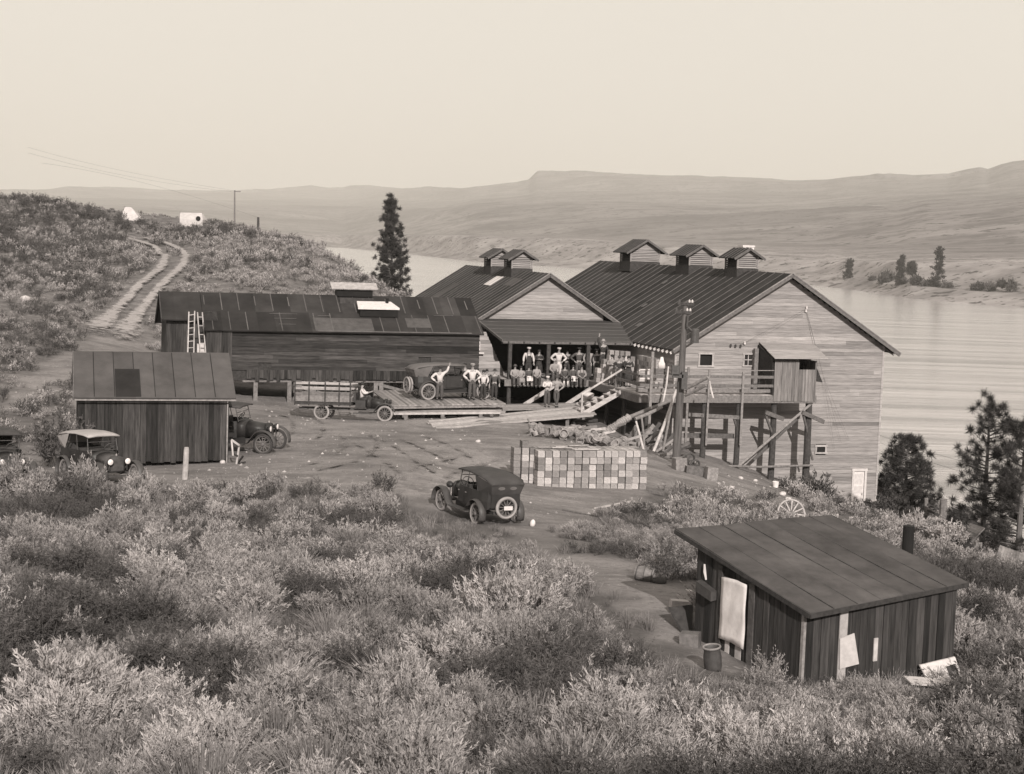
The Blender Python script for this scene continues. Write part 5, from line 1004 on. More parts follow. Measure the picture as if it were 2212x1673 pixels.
q=MB(); q.torus(.2,.014,(0,0,0),'x',20,6,.4); sw=q.build('steering_wheel',M_IRON,tk); sw.location=(2.12,.0,1.3); sw.rotation_euler=(0,.6,0); q=MB(); q.tube([(2.12,0,1.3),(2.5,0,.8)],.018,6,.3); q.build('steering_column',M_IRON,tk); settle(tk,wbt)
# ---------------- people ----------------
SKIN=mat('skin',.22,.30,.7,tone=.2); HAIR=mat('dark_hair',.015,.03,.8,tone=.2)
CW={'w':mat('white_shirt',.42,.55,.9,(1,1,1),8,.2),'l':mat('light_shirt',.19,.29,.9,(1,1,1),8,.2),'m':mat('grey_clothes',.05,.085,.9,(1,1,1),8,.2),'d':mat('dark_clothes',.022,.045,.9,(1,1,1),8,.2)}
def skin_mesh(name,V,E_,Rd,mt,par,sub=1,root=0):
    me=bpy.data.meshes.new(name); me.from_pydata([tuple(float(c) for c in v) for v in V],E_,[]); o=bpy.data.objects.new(name,me); COL.objects.link(o)
    md=o.modifiers.new('Skin','SKIN'); sv=me.skin_vertices[0].data
    for i,r in enumerate(Rd): sv[i].radius=(r if not hasattr(r,'__len__') else r[0],r if not hasattr(r,'__len__') else r[1]); sv[i].use_root=(i==root)
    md.use_smooth_shade=True; md.branch_smoothing=.6
    if sub: ss=o.modifiers.new('Sub','SUBSURF'); ss.levels=sub; ss.render_levels=sub
    dg=bpy.context.evaluated_depsgraph_get(); ev=o.evaluated_get(dg); nm=bpy.data.meshes.new_from_object(ev); o.modifiers.clear(); old=o.data; o.data=nm; bpy.data.meshes.remove(old); nm.name=name
    nm.materials.clear(); nm.materials.append(mt); a=nm.attributes.new('tone','FLOAT','FACE'); a.data.foreach_set('value',np.full(len(nm.polygons),.5,np.float32)); o.parent=par; return o
def person(label,loc,yaw=0,h=1.72,arms='down',legs='stand',shirt='w',pants='m',hat=None,hair=True,bib=None,skirt=None,apron=None,lean=0,group=None,tilt=0,socks=None):
    """local frame: faces -y"""
    t=thing('person',label,'person',loc,yaw,group); k=h/1.72; J={}
    sit=legs=='sit'; zp=.92 if not sit else .12
    J['pel']=(0,0,zp); J['wai']=(0,-.01,zp+.2); J['che']=(0,0-lean*.3,zp+.42); J['nec']=(0,.01-lean*.5,zp+.56); J['hb']=(0,-.01-lean*.55,zp+.64); J['ht']=(0+tilt,-.02-lean*.6,zp+.76)
    def arm(s,mode):
        sh_=np.array([s*.19,0-lean*.45,zp+.50])
        el,wr={'down':((.27,.03,.23),(.28,-.06,-.02)),'hips':((.42,.06,.24),(.2,-.06,.06)),'folded':((.27,-.05,.25),(-.02,-.23,.28)),'wave':((.34,-.05,.62),(.42,-.08,.92)),'up':((.28,.0,.78),(.24,-.03,1.04)),
               'lap':((.26,-.02,.22),(.08,-.26,.1)),'pocket':((.3,.05,.25),(.21,-.05,.03)),'reach':((.25,-.18,.3),(.14,-.42,.36)),'knee':((.25,-.12,.22),(.16,-.36,.12))}[mode]
        e=np.array([s*el[0],el[1],zp+el[2]]); w=np.array([s*wr[0],wr[1],zp+wr[2]]); return sh_,e,w
    am=(arms,arms) if isinstance(arms,str) else arms
    if sit: hipz=zp-.02; kn=lambda s:(s*.13,-.44,zp+.0); an=lambda s:(s*.12,-.40,zp-.46)
    else: 
        kn=lambda s:(s*.10,-.02,.49); an=lambda s:(s*.11,.02,.08)
        if legs=='cross': kn=lambda s:(s*.09,-.03,.49); an=lambda s:((.09 if s<0 else -.02),-.02 if s<0 else -.12,.08)
        if legs=='stride': kn=lambda s:(s*.1,-.1*s,.49); an=lambda s:(s*.11,-.2*s,.08)
    V=[];E_=[];Rr=[]
    def add(p,r,par=None):
        V.append(np.array(p,float)*k); Rr.append(r*k if not hasattr(r,'__len__') else (r[0]*k,r[1]*k)); 
        if par is not None: E_.append((par,len(V)-1))
        return len(V)-1
    pe=add(J['pel'],(.14,.10)); wa=add(J['wai'],(.125,.09),pe); ch=add(J['che'],(.15,.10),wa); ne=add(J['nec'],.055,ch); hb=add(J['hb'],(.07,.085),ne); ht=add(J['ht'],(.068,.08),hb)
    nose=add(np.array(J['hb'])+[tilt*.5,-.10,.045],.013,hb)
    HD=[]
    for s,md_ in ((-1,am[0]),(1,am[1])):
        S_,e,w=arm(s,md_); a=add(S_,.058,ch); b=add(e,.04,a); c_=add(w,.028,b); d=(w-e)/np.linalg.norm(w-e); pa=add(w+d*.07,(.038,.018),c_); HD.append((w,d))
        side=np.cross(d,[0,1,0.3]); side/=np.linalg.norm(side)+1e-9; cu=np.cross(side,d)
        for j,(off,ln) in enumerate(((-.030,.066),(-.010,.076),(.010,.072),(.029,.058))):
            f1=add(w+d*(.09+ln*.5)+side*off,.0095,pa); add(w+d*(.085+ln)+side*off*1.15-cu*.018*(1 if s>0 else -1),.0085,f1)
        th=add(w+d*.05-side*.045*(1),.011,c_); add(w+d*.085-side*.062,.009,th)
    for s in (-1,1):
        hp=add((s*.095,0,zp-.06 if not sit else zp-.01),.088,pe); kk=add(kn(s),.056,hp); a=add(an(s),.038,kk); ap=np.array(an(s)); f=add(ap+[0,-.06,-.05],(.04,.03),a); add(ap+[s*.02,-.17,-.06],(.035,.022),f)
    body=skin_mesh('body',V,E_,Rr,SKIN,t,1)
    # shirt
    V2=[];E2_=[];R2=[]
    def ad2(p,r,par=None):
        V2.append(np.array(p,float)*k); R2.append((r*k,r*k) if not hasattr(r,'__len__') else (r[0]*k,r[1]*k)); 
        if par is not None: E2_.append((par,len(V2)-1))
        return len(V2)-1
    a0=ad2((0,0,zp+.05),(.165,.13)); a1=ad2(J['wai'],(.165,.125),a0); a2=ad2(J['che'],(.185,.13),a1); a3=ad2(np.array(J['nec'])-[0,0,.03],.075,a2)
    for s,md_ in ((-1,am[0]),(1,am[1])):
        S_,e,w=arm(s,md_); a=ad2(S_,.084,a2); b=ad2(e,.068,a); ad2(e+(w-e)*.86,.05,b)
    skin_mesh('shirt',V2,E2_,R2,CW[shirt],t,1)
    if skirt:
        m=MB(); 
        if sit: m.loft([[(math.cos(q)*.17,math.sin(q)*.13+.0,zp+.1) for q in np.linspace(0,6.283,13)[:-1]],[(math.cos(q)*.24,math.sin(q)*.2-.18,zp-.0+.02*math.sin(q*3)) for q in np.linspace(0,6.283,13)[:-1]],[(math.cos(q)*.23,math.sin(q)*.07-.43,zp-.25) for q in np.linspace(0,6.283,13)[:-1]]],.5)
        else: m.loft([[(math.cos(q)*r,math.sin(q)*r*.75,z) for q in np.linspace(0,6.283,17)[:-1]] for r,z in ((.14,zp+.17),(.2,zp-.05),(.24+.0,zp-.3),(.27,.34))],.5)
        m.v=[(a*k,b*k,c*k) for a,b,c in m.v]; m.build('skirt',CW[skirt],t,True)
    else:
        V3=[];E3=[];R3=[]
        def ad3(p,r,par=None):
            V3.append(np.array(p,float)*k); R3.append((r*k,r*k) if not hasattr(r,'__len__') else (r[0]*k,r[1]*k)); 
            if par is not None: E3.append((par,len(V3)-1))
            return len(V3)-1
        b0=ad3((0,0,zp+.13),(.15,.112)); b1=ad3(J['pel'],(.165,.125),b0)
        for s in (-1,1):
            hp=ad3((s*.1,0,zp-.06 if not sit else zp),.118,b1); kk=ad3(kn(s),.094,hp); ap=np.array(an(s)); kp=np.array(kn(s)); end=kp+(ap-kp)*(.3 if socks else .97); ad3(end,.08,kk)
        skin_mesh('trousers',V3,E3,R3,CW[pants],t,1)
    for s in (-1,1):
        ap=np.array(an(s)); m=MB(); m.loft([[((ap[0]+math.cos(q)*w_)*k,(ap[1]+y+math.sin(q)*.0)*k,(ap[2]-.045+zc+math.sin(q)*hh)*k) for q in np.linspace(0,6.283,9)[:-1]] for y,w_,zc,hh in ((.06,.03,.0,.035),(.0,.045,.01,.055),(-.1,.05,-.005,.04),(-.2,.035,-.015,.025))],.5); m.build('shoe',CW['d'],t,True)
        if socks: kp=np.array(kn(s)); m=MB(); m.tube([(ap+(kp-ap)*.08)*k,(ap+(kp-ap)*.72)*k],[.045*k,.06*k],8,.5); m.build('sock',CW[socks],t,True)
    hc=np.array(J['ht']); 
    if hair and not hat or hair=='big':
        m=MB(); hs=1.18 if hair=='big' else 1.0
        m.loft([[((hc[0]+math.cos(q)*r*hs)*k,(hc[1]+.02+math.sin(q)*r*hs*1.05)*k,(hc[2]+z)*k) for q in np.linspace(0,6.283,13)[:-1]] for r,z in ((.075,-.03),(.095,.01),(.088,.05),(.055,.085),(.01,.098))],.5); m.build('hair',HAIR,t,True)
        m=MB(); m.loft([[((hc[0]+math.cos(q)*r*hs)*k,(hc[1]+.045+math.sin(q)*r*.6)*k,(hc[2]+z)*k) for q in np.linspace(0,6.283,13)[:-1]] for r,z in ((.07,-.12),(.09,-.06),(.09,.02))],.5); m.build('back_hair',HAIR,t,True)
    if hat:
        kind,tn=hat; m=MB()
        if kind=='cap': pr=((.0,.1),(.07,.098),(.115,.07),(.12,.045),(.09,.02),(.088,.0)); m.lathe([(r*k,(hc[2]+z-.005)*k) for r,z in pr],(hc[0]*k,(hc[1]+.0)*k,0),'z',16,.5); m.hexa([((hc[0]+x)*k,(hc[1]+y)*k,(hc[2]+z)*k) for x,y,z in ((-.07,-.07,.0),(.07,-.07,.0),(.05,-.16,-.012),(-.05,-.16,-.012),(-.07,-.07,.015),(.07,-.07,.015),(.05,-.16,.0),(-.05,-.16,.0))],.5)
        else: pr=((.0,.12),(.06,.125),(.08,.1),(.088,.02),(.15,.0),(.155,.012),(.09,.03)); m.lathe([(r*k,(hc[2]+z)*k) for r,z in pr],(hc[0]*k,hc[1]*k,0),'z',18,.5)
        m.build('hat' if kind!='cap' else 'cap',CW[tn],t,True)
    # eyes and mouth small and dark on the face
    hb_=np.array(J['hb'])
    for nm,pts in (('eye',((-.03,.06),)),('eye',((.03,.06),)),('mouth',((0,.0),))):
        m=MB(); w_=.009 if nm=='eye' else .018
        for x,z in pts: m.hexa([((hb_[0]+tilt*.6+x+a*w_)*k,(hb_[1]-.083+b)*k,(hb_[2]+z+c*.006)*k) for a,b,c in ((-1,0,-1),(1,0,-1),(1,.02,-1),(-1,.02,-1),(-1,0,1),(1,0,1),(1,.02,1),(-1,.02,1))],.3)
        m.build(nm,HAIR,t)
    if bib:
        m=MB(); m.loft([[((x)*k,(y-.125)*k,(zp+z)*k),((-x)*k,(y-.125)*k,(zp+z)*k),((-x)*k,(y-.105)*k,(zp+z)*k),((x)*k,(y-.105)*k,(zp+z)*k)] for x,y,z in ((.13,-.01,.0),(.13,-.012,.2),(.10,-.015,.38))],.5); m.build('bib',CW[bib],t)
        for s in (-1,1): m=MB(); m.tube([(s*.09*k,-.13*k,(zp+.37)*k),(s*.1*k,-.1*k,(zp+.52)*k),(s*.09*k,.0,(zp+.56)*k)],.014*k,5,.5); m.build('strap',CW[bib],t)
    if apron:
        m=MB(); 
        if sit: pts=((.14,-.13,.16),(.16,-.17,.08),(.2,-.42,.09),(.2,-.5,-.14))
        else: pts=((.10,-.135,.40),(.13,-.14,.15),(.17,-.17,-.05),(.2,-.21,-.42))
        m.loft([[(x*k,y*k,(zp+z)*k),(-x*k,y*k,(zp+z)*k),(-x*k,(y+.015)*k,(zp+z)*k),(x*k,(y+.015)*k,(zp+z)*k)] for x,y,z in pts],.5); m.build('apron',CW[apron],t)
    w_=rnd.uniform(.94,1.1); t.scale=(w_,w_*rnd.uniform(.98,1.06),1); return t
def xy7(x,y): return 1026+.2066*x, 702+.2066*y   # helper: close-up coordinates to wide view
def on_deck(x7,yl,z=DZ+.01):
    """deck point at local depth yl under the column x7 of the close-up"""
    X,Y=xy7(x7,600); d=ray(X,Y); t=(yl-float((CAM-BO)@E2))/float(d@E2); p=CAM+d*t; return (float(p[0]),float(p[1]),z)
g1='people standing on the deck under the porch roof'; g2='people sitting along the deck edge'
fc=YAW-.1
person('man in white shirt and dark bib overalls with pale cap standing on the deck',on_deck(553,6.15),fc,1.74,'down','stand','w','d',('cap','w'),bib='d',group=g1)
person('woman in dark sweater standing beside the man in white shirt and overalls',on_deck(662,6.25),fc,1.6,'folded','stand','d','d',hair='big',skirt='d',group=g1)
person('man all in white with hands on hips and white cap on the deck',on_deck(868,6.2),fc,1.74,'hips','stand','w','w',('cap','w'),group=g1)
person('shadowed person in dark clothes reaching up behind the man in white',on_deck(955,6.9),fc,1.6,('reach','folded'),'stand','d','d',hair=True,group=g1)
person('man in dark grey shirt with hands on hips beside the last porch post',on_deck(1078,6.2),fc,1.76,'hips','stand','m','m',('cap','d'),group=g1)
person('man in light shirt and grey trousers standing by the last porch post',on_deck(1182,6.1),fc,1.76,('pocket','down'),'stand','l','m',('hat','d'),group=g1)
person('man in dark jacket just right of the last porch post',on_deck(1263,6.0),fc-.1,1.72,'down','stand','d','d',('cap','d'),group=g1)
person('man in pale hat and dark jacket reaching up to the porch roof above the crates',on_deck(1325,4.9,DZ+.6),fc,1.72,('up','down'),'stand','d','d',('hat','l'),group=g1)
person('dark haired woman in long pale smock standing in front of the stacked crates',on_deck(1425,3.0),fc-.7,1.62,'folded','stand','l','l',hair='big',skirt='l',group=g1)
person('man in dark suit and cap by the stair head on the deck',on_deck(1500,1.9),fc,1.62,'pocket','stand','d','d',('cap','m'),group=g1)
person('boy in dark cap peering between the suited man and the woman in black',on_deck(1545,2.5),fc,1.6,'folded','stand','m','d',('cap','d'),group=g1)
person('woman with dark curly hair in black dress holding a bundle at the stair head',on_deck(1600,1.7),fc-.2,1.66,'folded','stand','d','d',hair='big',skirt='d',group=g1)
ES=5.42
def seat(x7): p=on_deck(x7,ES+.12,DZ); return (p[0],p[1],DZ)
person('child in brimmed hat and light shirt sitting leftmost on the deck edge',seat(415),fc,1.5,'lap','sit','l','m',('hat','m'),group=g2)
person('small girl in pale dress sitting second from left on the deck edge',seat(478),fc,1.36,'lap','sit','l','m',hair=True,skirt='l',group=g2)
person('child in cap with white apron front sitting on the deck edge',seat(560),fc,1.42,'knee','sit','m','m',('cap','d'),apron='w',skirt='m',group=g2)
person('youth in light sweater with clasped hands sitting on the deck edge',seat(642),fc,1.56,'lap','sit','l','d',hair='big',group=g2)
p=on_deck(822,5.7,DZ+.28); person('person in round pale hat crouching behind the two men on the walk',p,fc,1.62,'knee','sit','l','m',('hat','l'),lean=.2,group=g2)
person('boy in cap, dark jersey and white socks sitting on the deck edge',seat(936),fc,1.56,'lap','sit','m','m',('cap','m'),socks='w',group=g2)
person('person in dark top with white apron sitting on the deck edge',seat(1022),fc,1.54,'knee','sit','m','d',hair=True,apron='w',group=g2)
person('boy in bib overalls sitting rightmost on the deck edge',seat(1112),fc,1.52,'lap','sit','l','m',hair=True,bib='m',group=g2)
def on_walk(x,y,z=.46): p=atz(x,y,z); return (float(p[0]),float(p[1]),z)
g3='people standing in front of the deck'
person('man in white cap and white shirt with folded arms on the plank walk',on_walk(1181,879),fc,1.64,'folded','stand','w','m',('cap','w'),group=g3)
person('man in dark cap leaning an arm on his companion, legs crossed, on the walk',on_walk(1201,879),fc-.15,1.66,('reach','hips'),'cross','l','m',('cap','m'),group=g3)
def on_plat(x,y): p=atz(x,y,PZ); return (float(p[0]),float(p[1]),PZ+.01)
person('tall man in white shirt and pale cap with hands at pockets on the platform',on_plat(1019,864),.1,1.84,'hips','stand','w','m',('cap','l'),group=g3)
person('dark haired boy in white shirt with hands in pockets on the platform',on_plat(1043,864),.1,1.52,'pocket','stand','w','d',hair=True,group=g3)
person('man in grey shirt and dark hat standing at the right of the platform',on_plat(1067,864),.1,1.55,'down','stand','m','d',('hat','d'),group=g3)
person('man in white shirt raising one arm beside the rear wheel of the platform car',on_plat(949,864.5),.25,1.68,('hips','wave'),'stand','w','m',('cap','d'),group=g3)
person('person in dark clothes half hidden behind the boy in white shirt',on_plat(1050,861),.1,1.5,'down','stand','d','d',hair=True,group=g3)
person('man in dark clothes standing behind the front of the platform car',on_plat(1003,857),.1,1.72,'down','stand','d','d',hair=True,group=g3)
dl=tk.matrix_world if False else None
dv=person('truck driver in white shirt and dark hat sitting on the open truck seat',(0,0,0),0,1.66,'reach','sit','w','d',('hat','d'))
c_,s_=math.cos(yw),math.sin(yw); dx,dy=1.88,-.1; dv.location=(o[0]+c_*dx-s_*dy,o[1]+s_*dx+c_*dy,tk.location[2]+.98); dv.rotation_euler=(0,0,yw+math.pi/2)
# ---------------- crates ----------------
M_CR=mat('apple_crate',.17,.36,.9,(2,2,7),3.,.25,bump=.2,objrand=.5,detail=7)
def crate_mesh(w=.275,h=.255,d=.46):
    m=MB(); m.box(-w/2,w/2,0,.02,0,h,.55); m.box(-w/2,w/2,d-.02,d,0,h,.45); 
    m.box(-w/2,-w/2+.012,.02,d-.02,.0,h*.47,.5); m.box(-w/2,-w/2+.012,.02,d-.02,h*.53,h,.4); m.box(w/2-.012,w/2,.02,d-.02,.0,h*.47,.5); m.box(w/2-.012,w/2,.02,d-.02,h*.53,h,.4)
    m.box(-w/2,w/2,.02,d-.02,0,.012,.4); m.box(-w/2,-.01,.02,d-.02,h-.012,h,.6); m.box(.01,w/2,.02,d-.02,h-.012,h,.5); m.box(-w*.36,w*.36,-.004,0,h*.5-.004,h*.5+.004,.05); m.box(-.04,.04,-.003,.0,h*.62,h*.74,.1)
    return m.build('apple_crate',M_CR)
cr0=crate_mesh(); cr0_used=False
def crate(x,y,z,rz,label,group,rot=None):
    global cr0_used
    o=cr0 if not cr0_used else cr0.copy()
    if cr0_used: COL.objects.link(o)
    cr0_used=True; o.location=(x,y,z); o.rotation_euler=rot or (0,0,rz); tag(o,label,'crate',group); return o
ordw=['first','second','third','fourth','fifth','sixth','seventh','eighth','ninth','tenth','eleventh','twelfth','thirteenth','fourteenth','fifteenth','sixteenth']
S0=atz(1160,1049,-.12); S1=atz(1397,1047,-.12); sy=math.atan2(S1[1]-S0[1],S1[0]-S0[0]); ux=np.array([math.cos(sy),math.sin(sy)]); uy=np.array([-math.sin(sy),math.cos(sy)])
GB='crates in the big outdoor stack'; nc=15; pitch=np.hypot(*(S1-S0)[:2])/nc
print('crate pitch',pitch)
zb=min(H(*(S0[:2])),H(*(S1[:2])),-.05)
for c_ in range(nc):
    for r in range(6):
        for dpt in range(3):
            if dpt and r<5 and dpt>1: continue
            j=rnd.uniform(-.04,.06)+dpt*.50+(.0 if c_<13 else .03); p=S0[:2]+ux*((c_+.5)*pitch+rnd.uniform(-.006,.006))+uy*j
            zz=zb+r*.262
            if dpt==0: lb='%s in %s column from left, %s row up, big stack'%('crate end','the '+ordw[c_],ordw[r])
            elif dpt==1: lb='crate behind %s column from left, %s row up, big stack'%('the '+ordw[c_],ordw[r])
            else: lb='top crate at the back of the %s column, big stack'%ordw[c_]
            if dpt==2: zz=zb+5*.262
            crate(p[0],p[1],zz,sy+rnd.uniform(-.03,.03),lb,GB)
L0=atz(1117,1040,-.05)
for c_ in range(3):
    for r in range(7 if c_==1 else 6):
        p=L0[:2]+ux*(c_*pitch*1.03+rnd.uniform(-.01,.01))+uy*(rnd.uniform(-.03,.03)+(.1 if c_==0 else .0)); crate(p[0],p[1],zb+r*.262+.04,sy+rnd.uniform(-.05,.05),'crate in %s column of the left wing, %s row up'%(ordw[c_],ordw[r]),'crates in the left wing of the big stack')
for i in range(7):
    a=rnd.uniform(0,3.2); y_=.15+i*.17; z_=zb+6*.262+.02+.02*(i%3); p=S0[:2]+ux*a+uy*y_; m=MB(); L=rnd.uniform(.8,1.3); m.box(0,L,-.06,.06,0,.022,rnd.uniform(.3,1)); o=m.build('lid_board',M_PLANK); o.location=(p[0],p[1],z_); o.rotation_euler=(rnd.uniform(-.08,.08),rnd.uniform(-.03,.03),sy+rnd.uniform(-.12,.12)); tag(o,'loose lid board lying %s from the front on top of the big crate stack'%ordw[i],'board','loose boards on the crate stack')
# crates stacked on the deck
gk='crates stacked on the deck behind the people'; 
for c_ in range(7):
    for r in range(7):
        if c_+r*.45<0 : continue
        if r>=[3,5,7,7,7,7,6][c_]: continue
        X=1294+c_*11.3+(r*.8); d=ray(X,800); yl=4.3-.25*c_; t=(yl-float((CAM-BO)@E2))/float(d@E2); p=CAM+d*t
        crate(p[0],p[1],DZ+.01+r*.262,YAW+rnd.uniform(-.05,.05)+(.0),'pale crate in %s column from left, %s row up, deck stack'%(ordw[c_],ordw[r]),gk)
for c_ in range(10):
    for r in range(6):
        p=bw_(-.6,3.3-c_*.31-.2,0) if 0 else bw_(-.55,4.2-c_*.3,0); crate(p[0],p[1],DZ+.01+r*.262,YAW-math.pi/2+rnd.uniform(-.03,.03),'crate by the packing house wall, %s back from the corner, %s up'%(ordw[9-c_],ordw[r]),'crates stacked along the packing house wall')
for r in range(4):
    p=bw_(-1.9,-1.2,0); crate(p[0]-.2,p[1],DZ+.01+r*.29,YAW+math.pi/2+.05*r,'crate turned sideways in the short stack behind the rail, %s up'%ordw[r],'short crate stack behind the deck rail')
    if r<2: p=bw_(-1.35,-1.0,0); crate(p[0],p[1],DZ+.01+r*.262,YAW+.1,'crate standing right of the sideways stack, %s up'%ordw[r],'short crate stack behind the deck rail')
m=MB(); m.beam((-2.5,-1.3,2.5),(-2.5,-1.3,3.0),.06,.04,.9); m.beam((-1.9,-1.3,2.5),(-1.9,-1.3,3.0),.06,.04,.9); m.beam((-2.52,-1.3,2.98),(-1.88,-1.3,2.98),.04,.06,.9); m.beam((-2.52,-1.3,2.5),(-1.88,-1.3,2.5),.04,.06,.9); m.box(-2.5,-1.9,-1.25,-1.2,2.5,3.0,.5); o=m.build('open_box',M_TRIM); o.location=(BX,BY,-.1); o.rotation_euler=(0,0,YAW); tag(o,'pale open box on top of the crates behind the deck rail','box')
for i in range(13):
    p=atz(rnd.uniform(1398,1445),rnd.uniform(905,965),-.6+rnd.uniform(-.4,.2)); z=H(p[0],p[1])+rnd.uniform(.05,.5); crate(p[0],p[1]+1.2,z,0,'tumbled crate in the heap under the deck behind the leaning poles','crates heaped under the deck',rot=(rnd.uniform(-.5,.5),rnd.uniform(-.6,.6),rnd.uniform(0,3)))
# cloth bag under the eave
q_=bl(at(1429,782,86)); m=MB(); m.loft([[(math.cos(a)*w_,math.sin(a)*.04,z) for a in np.linspace(0,6.283,9)[:-1]] for z,w_ in ((0,.2),(.25,.19),(.4,.12),(.62,.07))],.5); o=m.build('hanging_bag',M_WHITE,smooth=True); o.location=tuple(at(1429,796,85.2)); tag(o,'white cloth bag hanging below the packing house eave','bag')
# sacks and baskets
M_SACK=mat('burlap',.24,.36,.95,(1,1,1),9,.3,bump=.3,objrand=.2)
def blob(name,loc,sc,rz,label,cat,mt=M_SACK,group=None,seed=0):
    r=np.random.RandomState(seed); m=MB(); secs=[]
    for i in range(9):
        ph=math.pi*i/8; rr=max(.02,math.sin(ph)); secs.append([(math.cos(a)*rr*(1+.12*math.sin(3*a+seed+i*.3)),math.sin(a)*rr*(1+.1*math.cos(2*a+seed)),-math.cos(ph)) for a in np.linspace(0,6.283,13)[:-1]])
    m.loft(secs,.5); o=m.build(name,mt,smooth=True); o.location=loc; o.scale=sc; o.rotation_euler=(r.uniform(-.2,.2),r.uniform(-.2,.2),rz); tag(o,label,cat,group); return o
for i,(x,y,zz) in enumerate(((1262,868,.75),(1280,868,.75),(1270,860,.95),(1287,862,.95),(1272,853,1.2),(1255,874,.55),(1293,874,.55))):
    p=atz(x,y,zz); blob('burlap_sack',tuple(p),(.32,.2,.14),rnd.uniform(-.3,.3),['left middle sack in the pile by the step rail','right middle sack in the pile by the step rail','upper left sack in the pile by the step rail','upper right sack in the pile by the step rail','topmost white looking sack in the pile by the steps','bottom left sack in the pile by the step rail','bottom right sack in the pile by the step rail'][i],'sack',M_TRIM if i==4 else M_SACK,'sacks piled by the steps',i)
M_BASK=mat('basket_splint',.17,.29,.9,(1,1,1),8,.4,bump=.3,objrand=.25)
m=MB(); m.lathe([(.0,.01),(.13,.0),(.15,.08),(.185,.2),(.195,.21),(.175,.21),(.135,.03),(.0,.02)],(0,0,0),'z',14,.5); m.torus(.19,.012,(0,0,.2),'z',14,6,.9); m.torus(.155,.01,(0,0,.07),'z',14,6,.2); bk=m.build('bushel_basket',M_BASK)
gb='bushel baskets heaped below the plank walk'; fst=True
def basket(loc,rot,label):
    global fst
    o=bk if fst else bk.copy()
    if not fst: COL.objects.link(o)
    fst=False; o.location=loc; o.rotation_euler=rot; tag(o,label,'basket',gb)
for i in range(14):
    t=i/13; p=at(1300+52*t,938-32*t,75.5); basket((p[0],p[1],p[2]),(0,math.radians(60+rnd.uniform(-6,6)),YAW+.1),'nested bushel basket, %s from the low end of the slanting row'%ordw[i])
for i in range(75):
    x=rnd.uniform(1148,1350); yb=948-rnd.uniform(0,34)*(1 if x>1190 else .5); p=at(x,yb,74+rnd.uniform(-.8,1.2)); z=H(p[0],p[1])+rnd.uniform(0,.35); basket((p[0],p[1],z),(rnd.uniform(-1.2,1.2),rnd.uniform(-1.,1.),rnd.uniform(0,6)),'weathered bushel basket tumbled in the heap behind the big crate stack')
# ---------------- utility pole and leaning timbers ----------------
up=thing('utility_pole','thick leaning wooden utility pole with crossarm and transformer before the deck','pole',(0,0,0)); b0=at(1460,1005,75); t0=at(1481,652,75); zg=H(b0[0],b0[1])
m=MB(); m.tube([(b0[0],b0[1],zg-.5),(b0+t0)/2,t0],[.21,.17,.12],12,.45); m.build('pole',mat('pole_wood',.055,.13,.9,(6,6,.5),1.5,.3,bump=.3),up)
for k,(dx,dz,L) in enumerate(((0,-.1,.75),(-.1,-.5,.8))): 
    c=t0+np.array([dx,0,dz]); m=MB(); m.beam(c+[-L/2,-.12,.02],c+[L/2,-.14,0],.1,.12,.5); ca=m.build('crossarm',M_DARKW,up)
    for s in (-.8,.8,.45): e=MB(); e.lathe([(0,0),(.05,.01),(.055,.08),(.03,.12),(0,.16)],(c[0]+s*L/2,c[1]-.13,c[2]+.07),'z',10,.6); e.build('insulator',M_TRIM if s>0 else M_IRON,ca)
c=at(1501,726,74.7); m=MB(); m.lathe([(0,-.32),(.2,-.32),(.2,.3),(.17,.34),(0,.36)],tuple(c),'z',14,.4); m.build('transformer',M_IRON,up)
m=MB(); m.tube([at(1486,680,74.7),at(1484,705,74.7),at(1495,715,74.6)],.05,8,.3); m.build('conduit',M_IRON,up)
for k,(x,y,w_,h_) in enumerate(((1459,800,.34,.45),(1478,822,.26,.8),(1464,812,.5,.16))):
    c=at(x,y,74.6); MB().box(c[0]-w_/2,c[0]+w_/2,c[1]-.15,c[1]+.15,c[2]-h_/2,c[2]+h_/2,.3).build('switch_box',M_IRON,up)
for k in range(7):
    f=.35+.08*k; c=b0*(1-f)+t0*f; MB().tube([(c[0],c[1],c[2]),(c[0]+(.32 if k%2 else -.32),c[1]-.05,c[2]+.02)],.014,5,.4).build('step_iron',M_IRON,up)
for i,(a,b,Y,r,tn,lb) in enumerate((((1461,842),(1412,975),77,.075,.85,'long pale leaning pole left of the utility pole'),((1452,870),(1432,975),79,.06,.6,'second leaning pole just behind the long pale pole'),((1444,792),(1432,870),82.8,.05,.8,'thin upright pole standing above the deck rail'),((1447,866),(1343,908),79.5,.1,.5,'upper long chute board slanting down from the deck'),((1430,879),(1372,905),78.5,.09,.7,'short slanting board below the chute board'),((1374,910),(1390,972),77,.055,.9,'pale crooked stake left of the crate heap'),((1386,902),(1392,975),77.3,.06,.6,'upright grey stake beside the pale crooked stake'),((1375,925),(1370,980),78,.12,.35,'dark leaning post left of the stakes'),((1478,842),(1529,815),80,.09,.7,'slanting board crossing the deck rail right of the utility pole'),((1480,855),(1525,832),80,.07,.5,'lower slanting board right of the utility pole'),((1533,824),(1541,861),81,.05,.8,'short pale stake nailed across the deck rail'),((1440,925),(1395,955),79,.1,.2,'dark beam leaning in the crate heap'),((1290,935),(1350,915),76,.07,.6,'pale pole propping the row of nested baskets'),((1175,928),(1100,957),74,.06,.3,'dark crooked branch at the left end of the basket heap'),((1140,905),(1155,945),75,.05,.4,'dark stake left of the basket heap'))):
    p,q=at(*a,Y),at(*b,Y-.8); m=MB(); m.tube([p,(p+q)/2+np.array([rnd.uniform(-.04,.04),0,rnd.uniform(-.04,.04)]),q],[r*.85,r,r],8,tn); tag(m.build('leaning_pole',M_WOOD if tn<.8 else M_PLANK),lb,'pole')
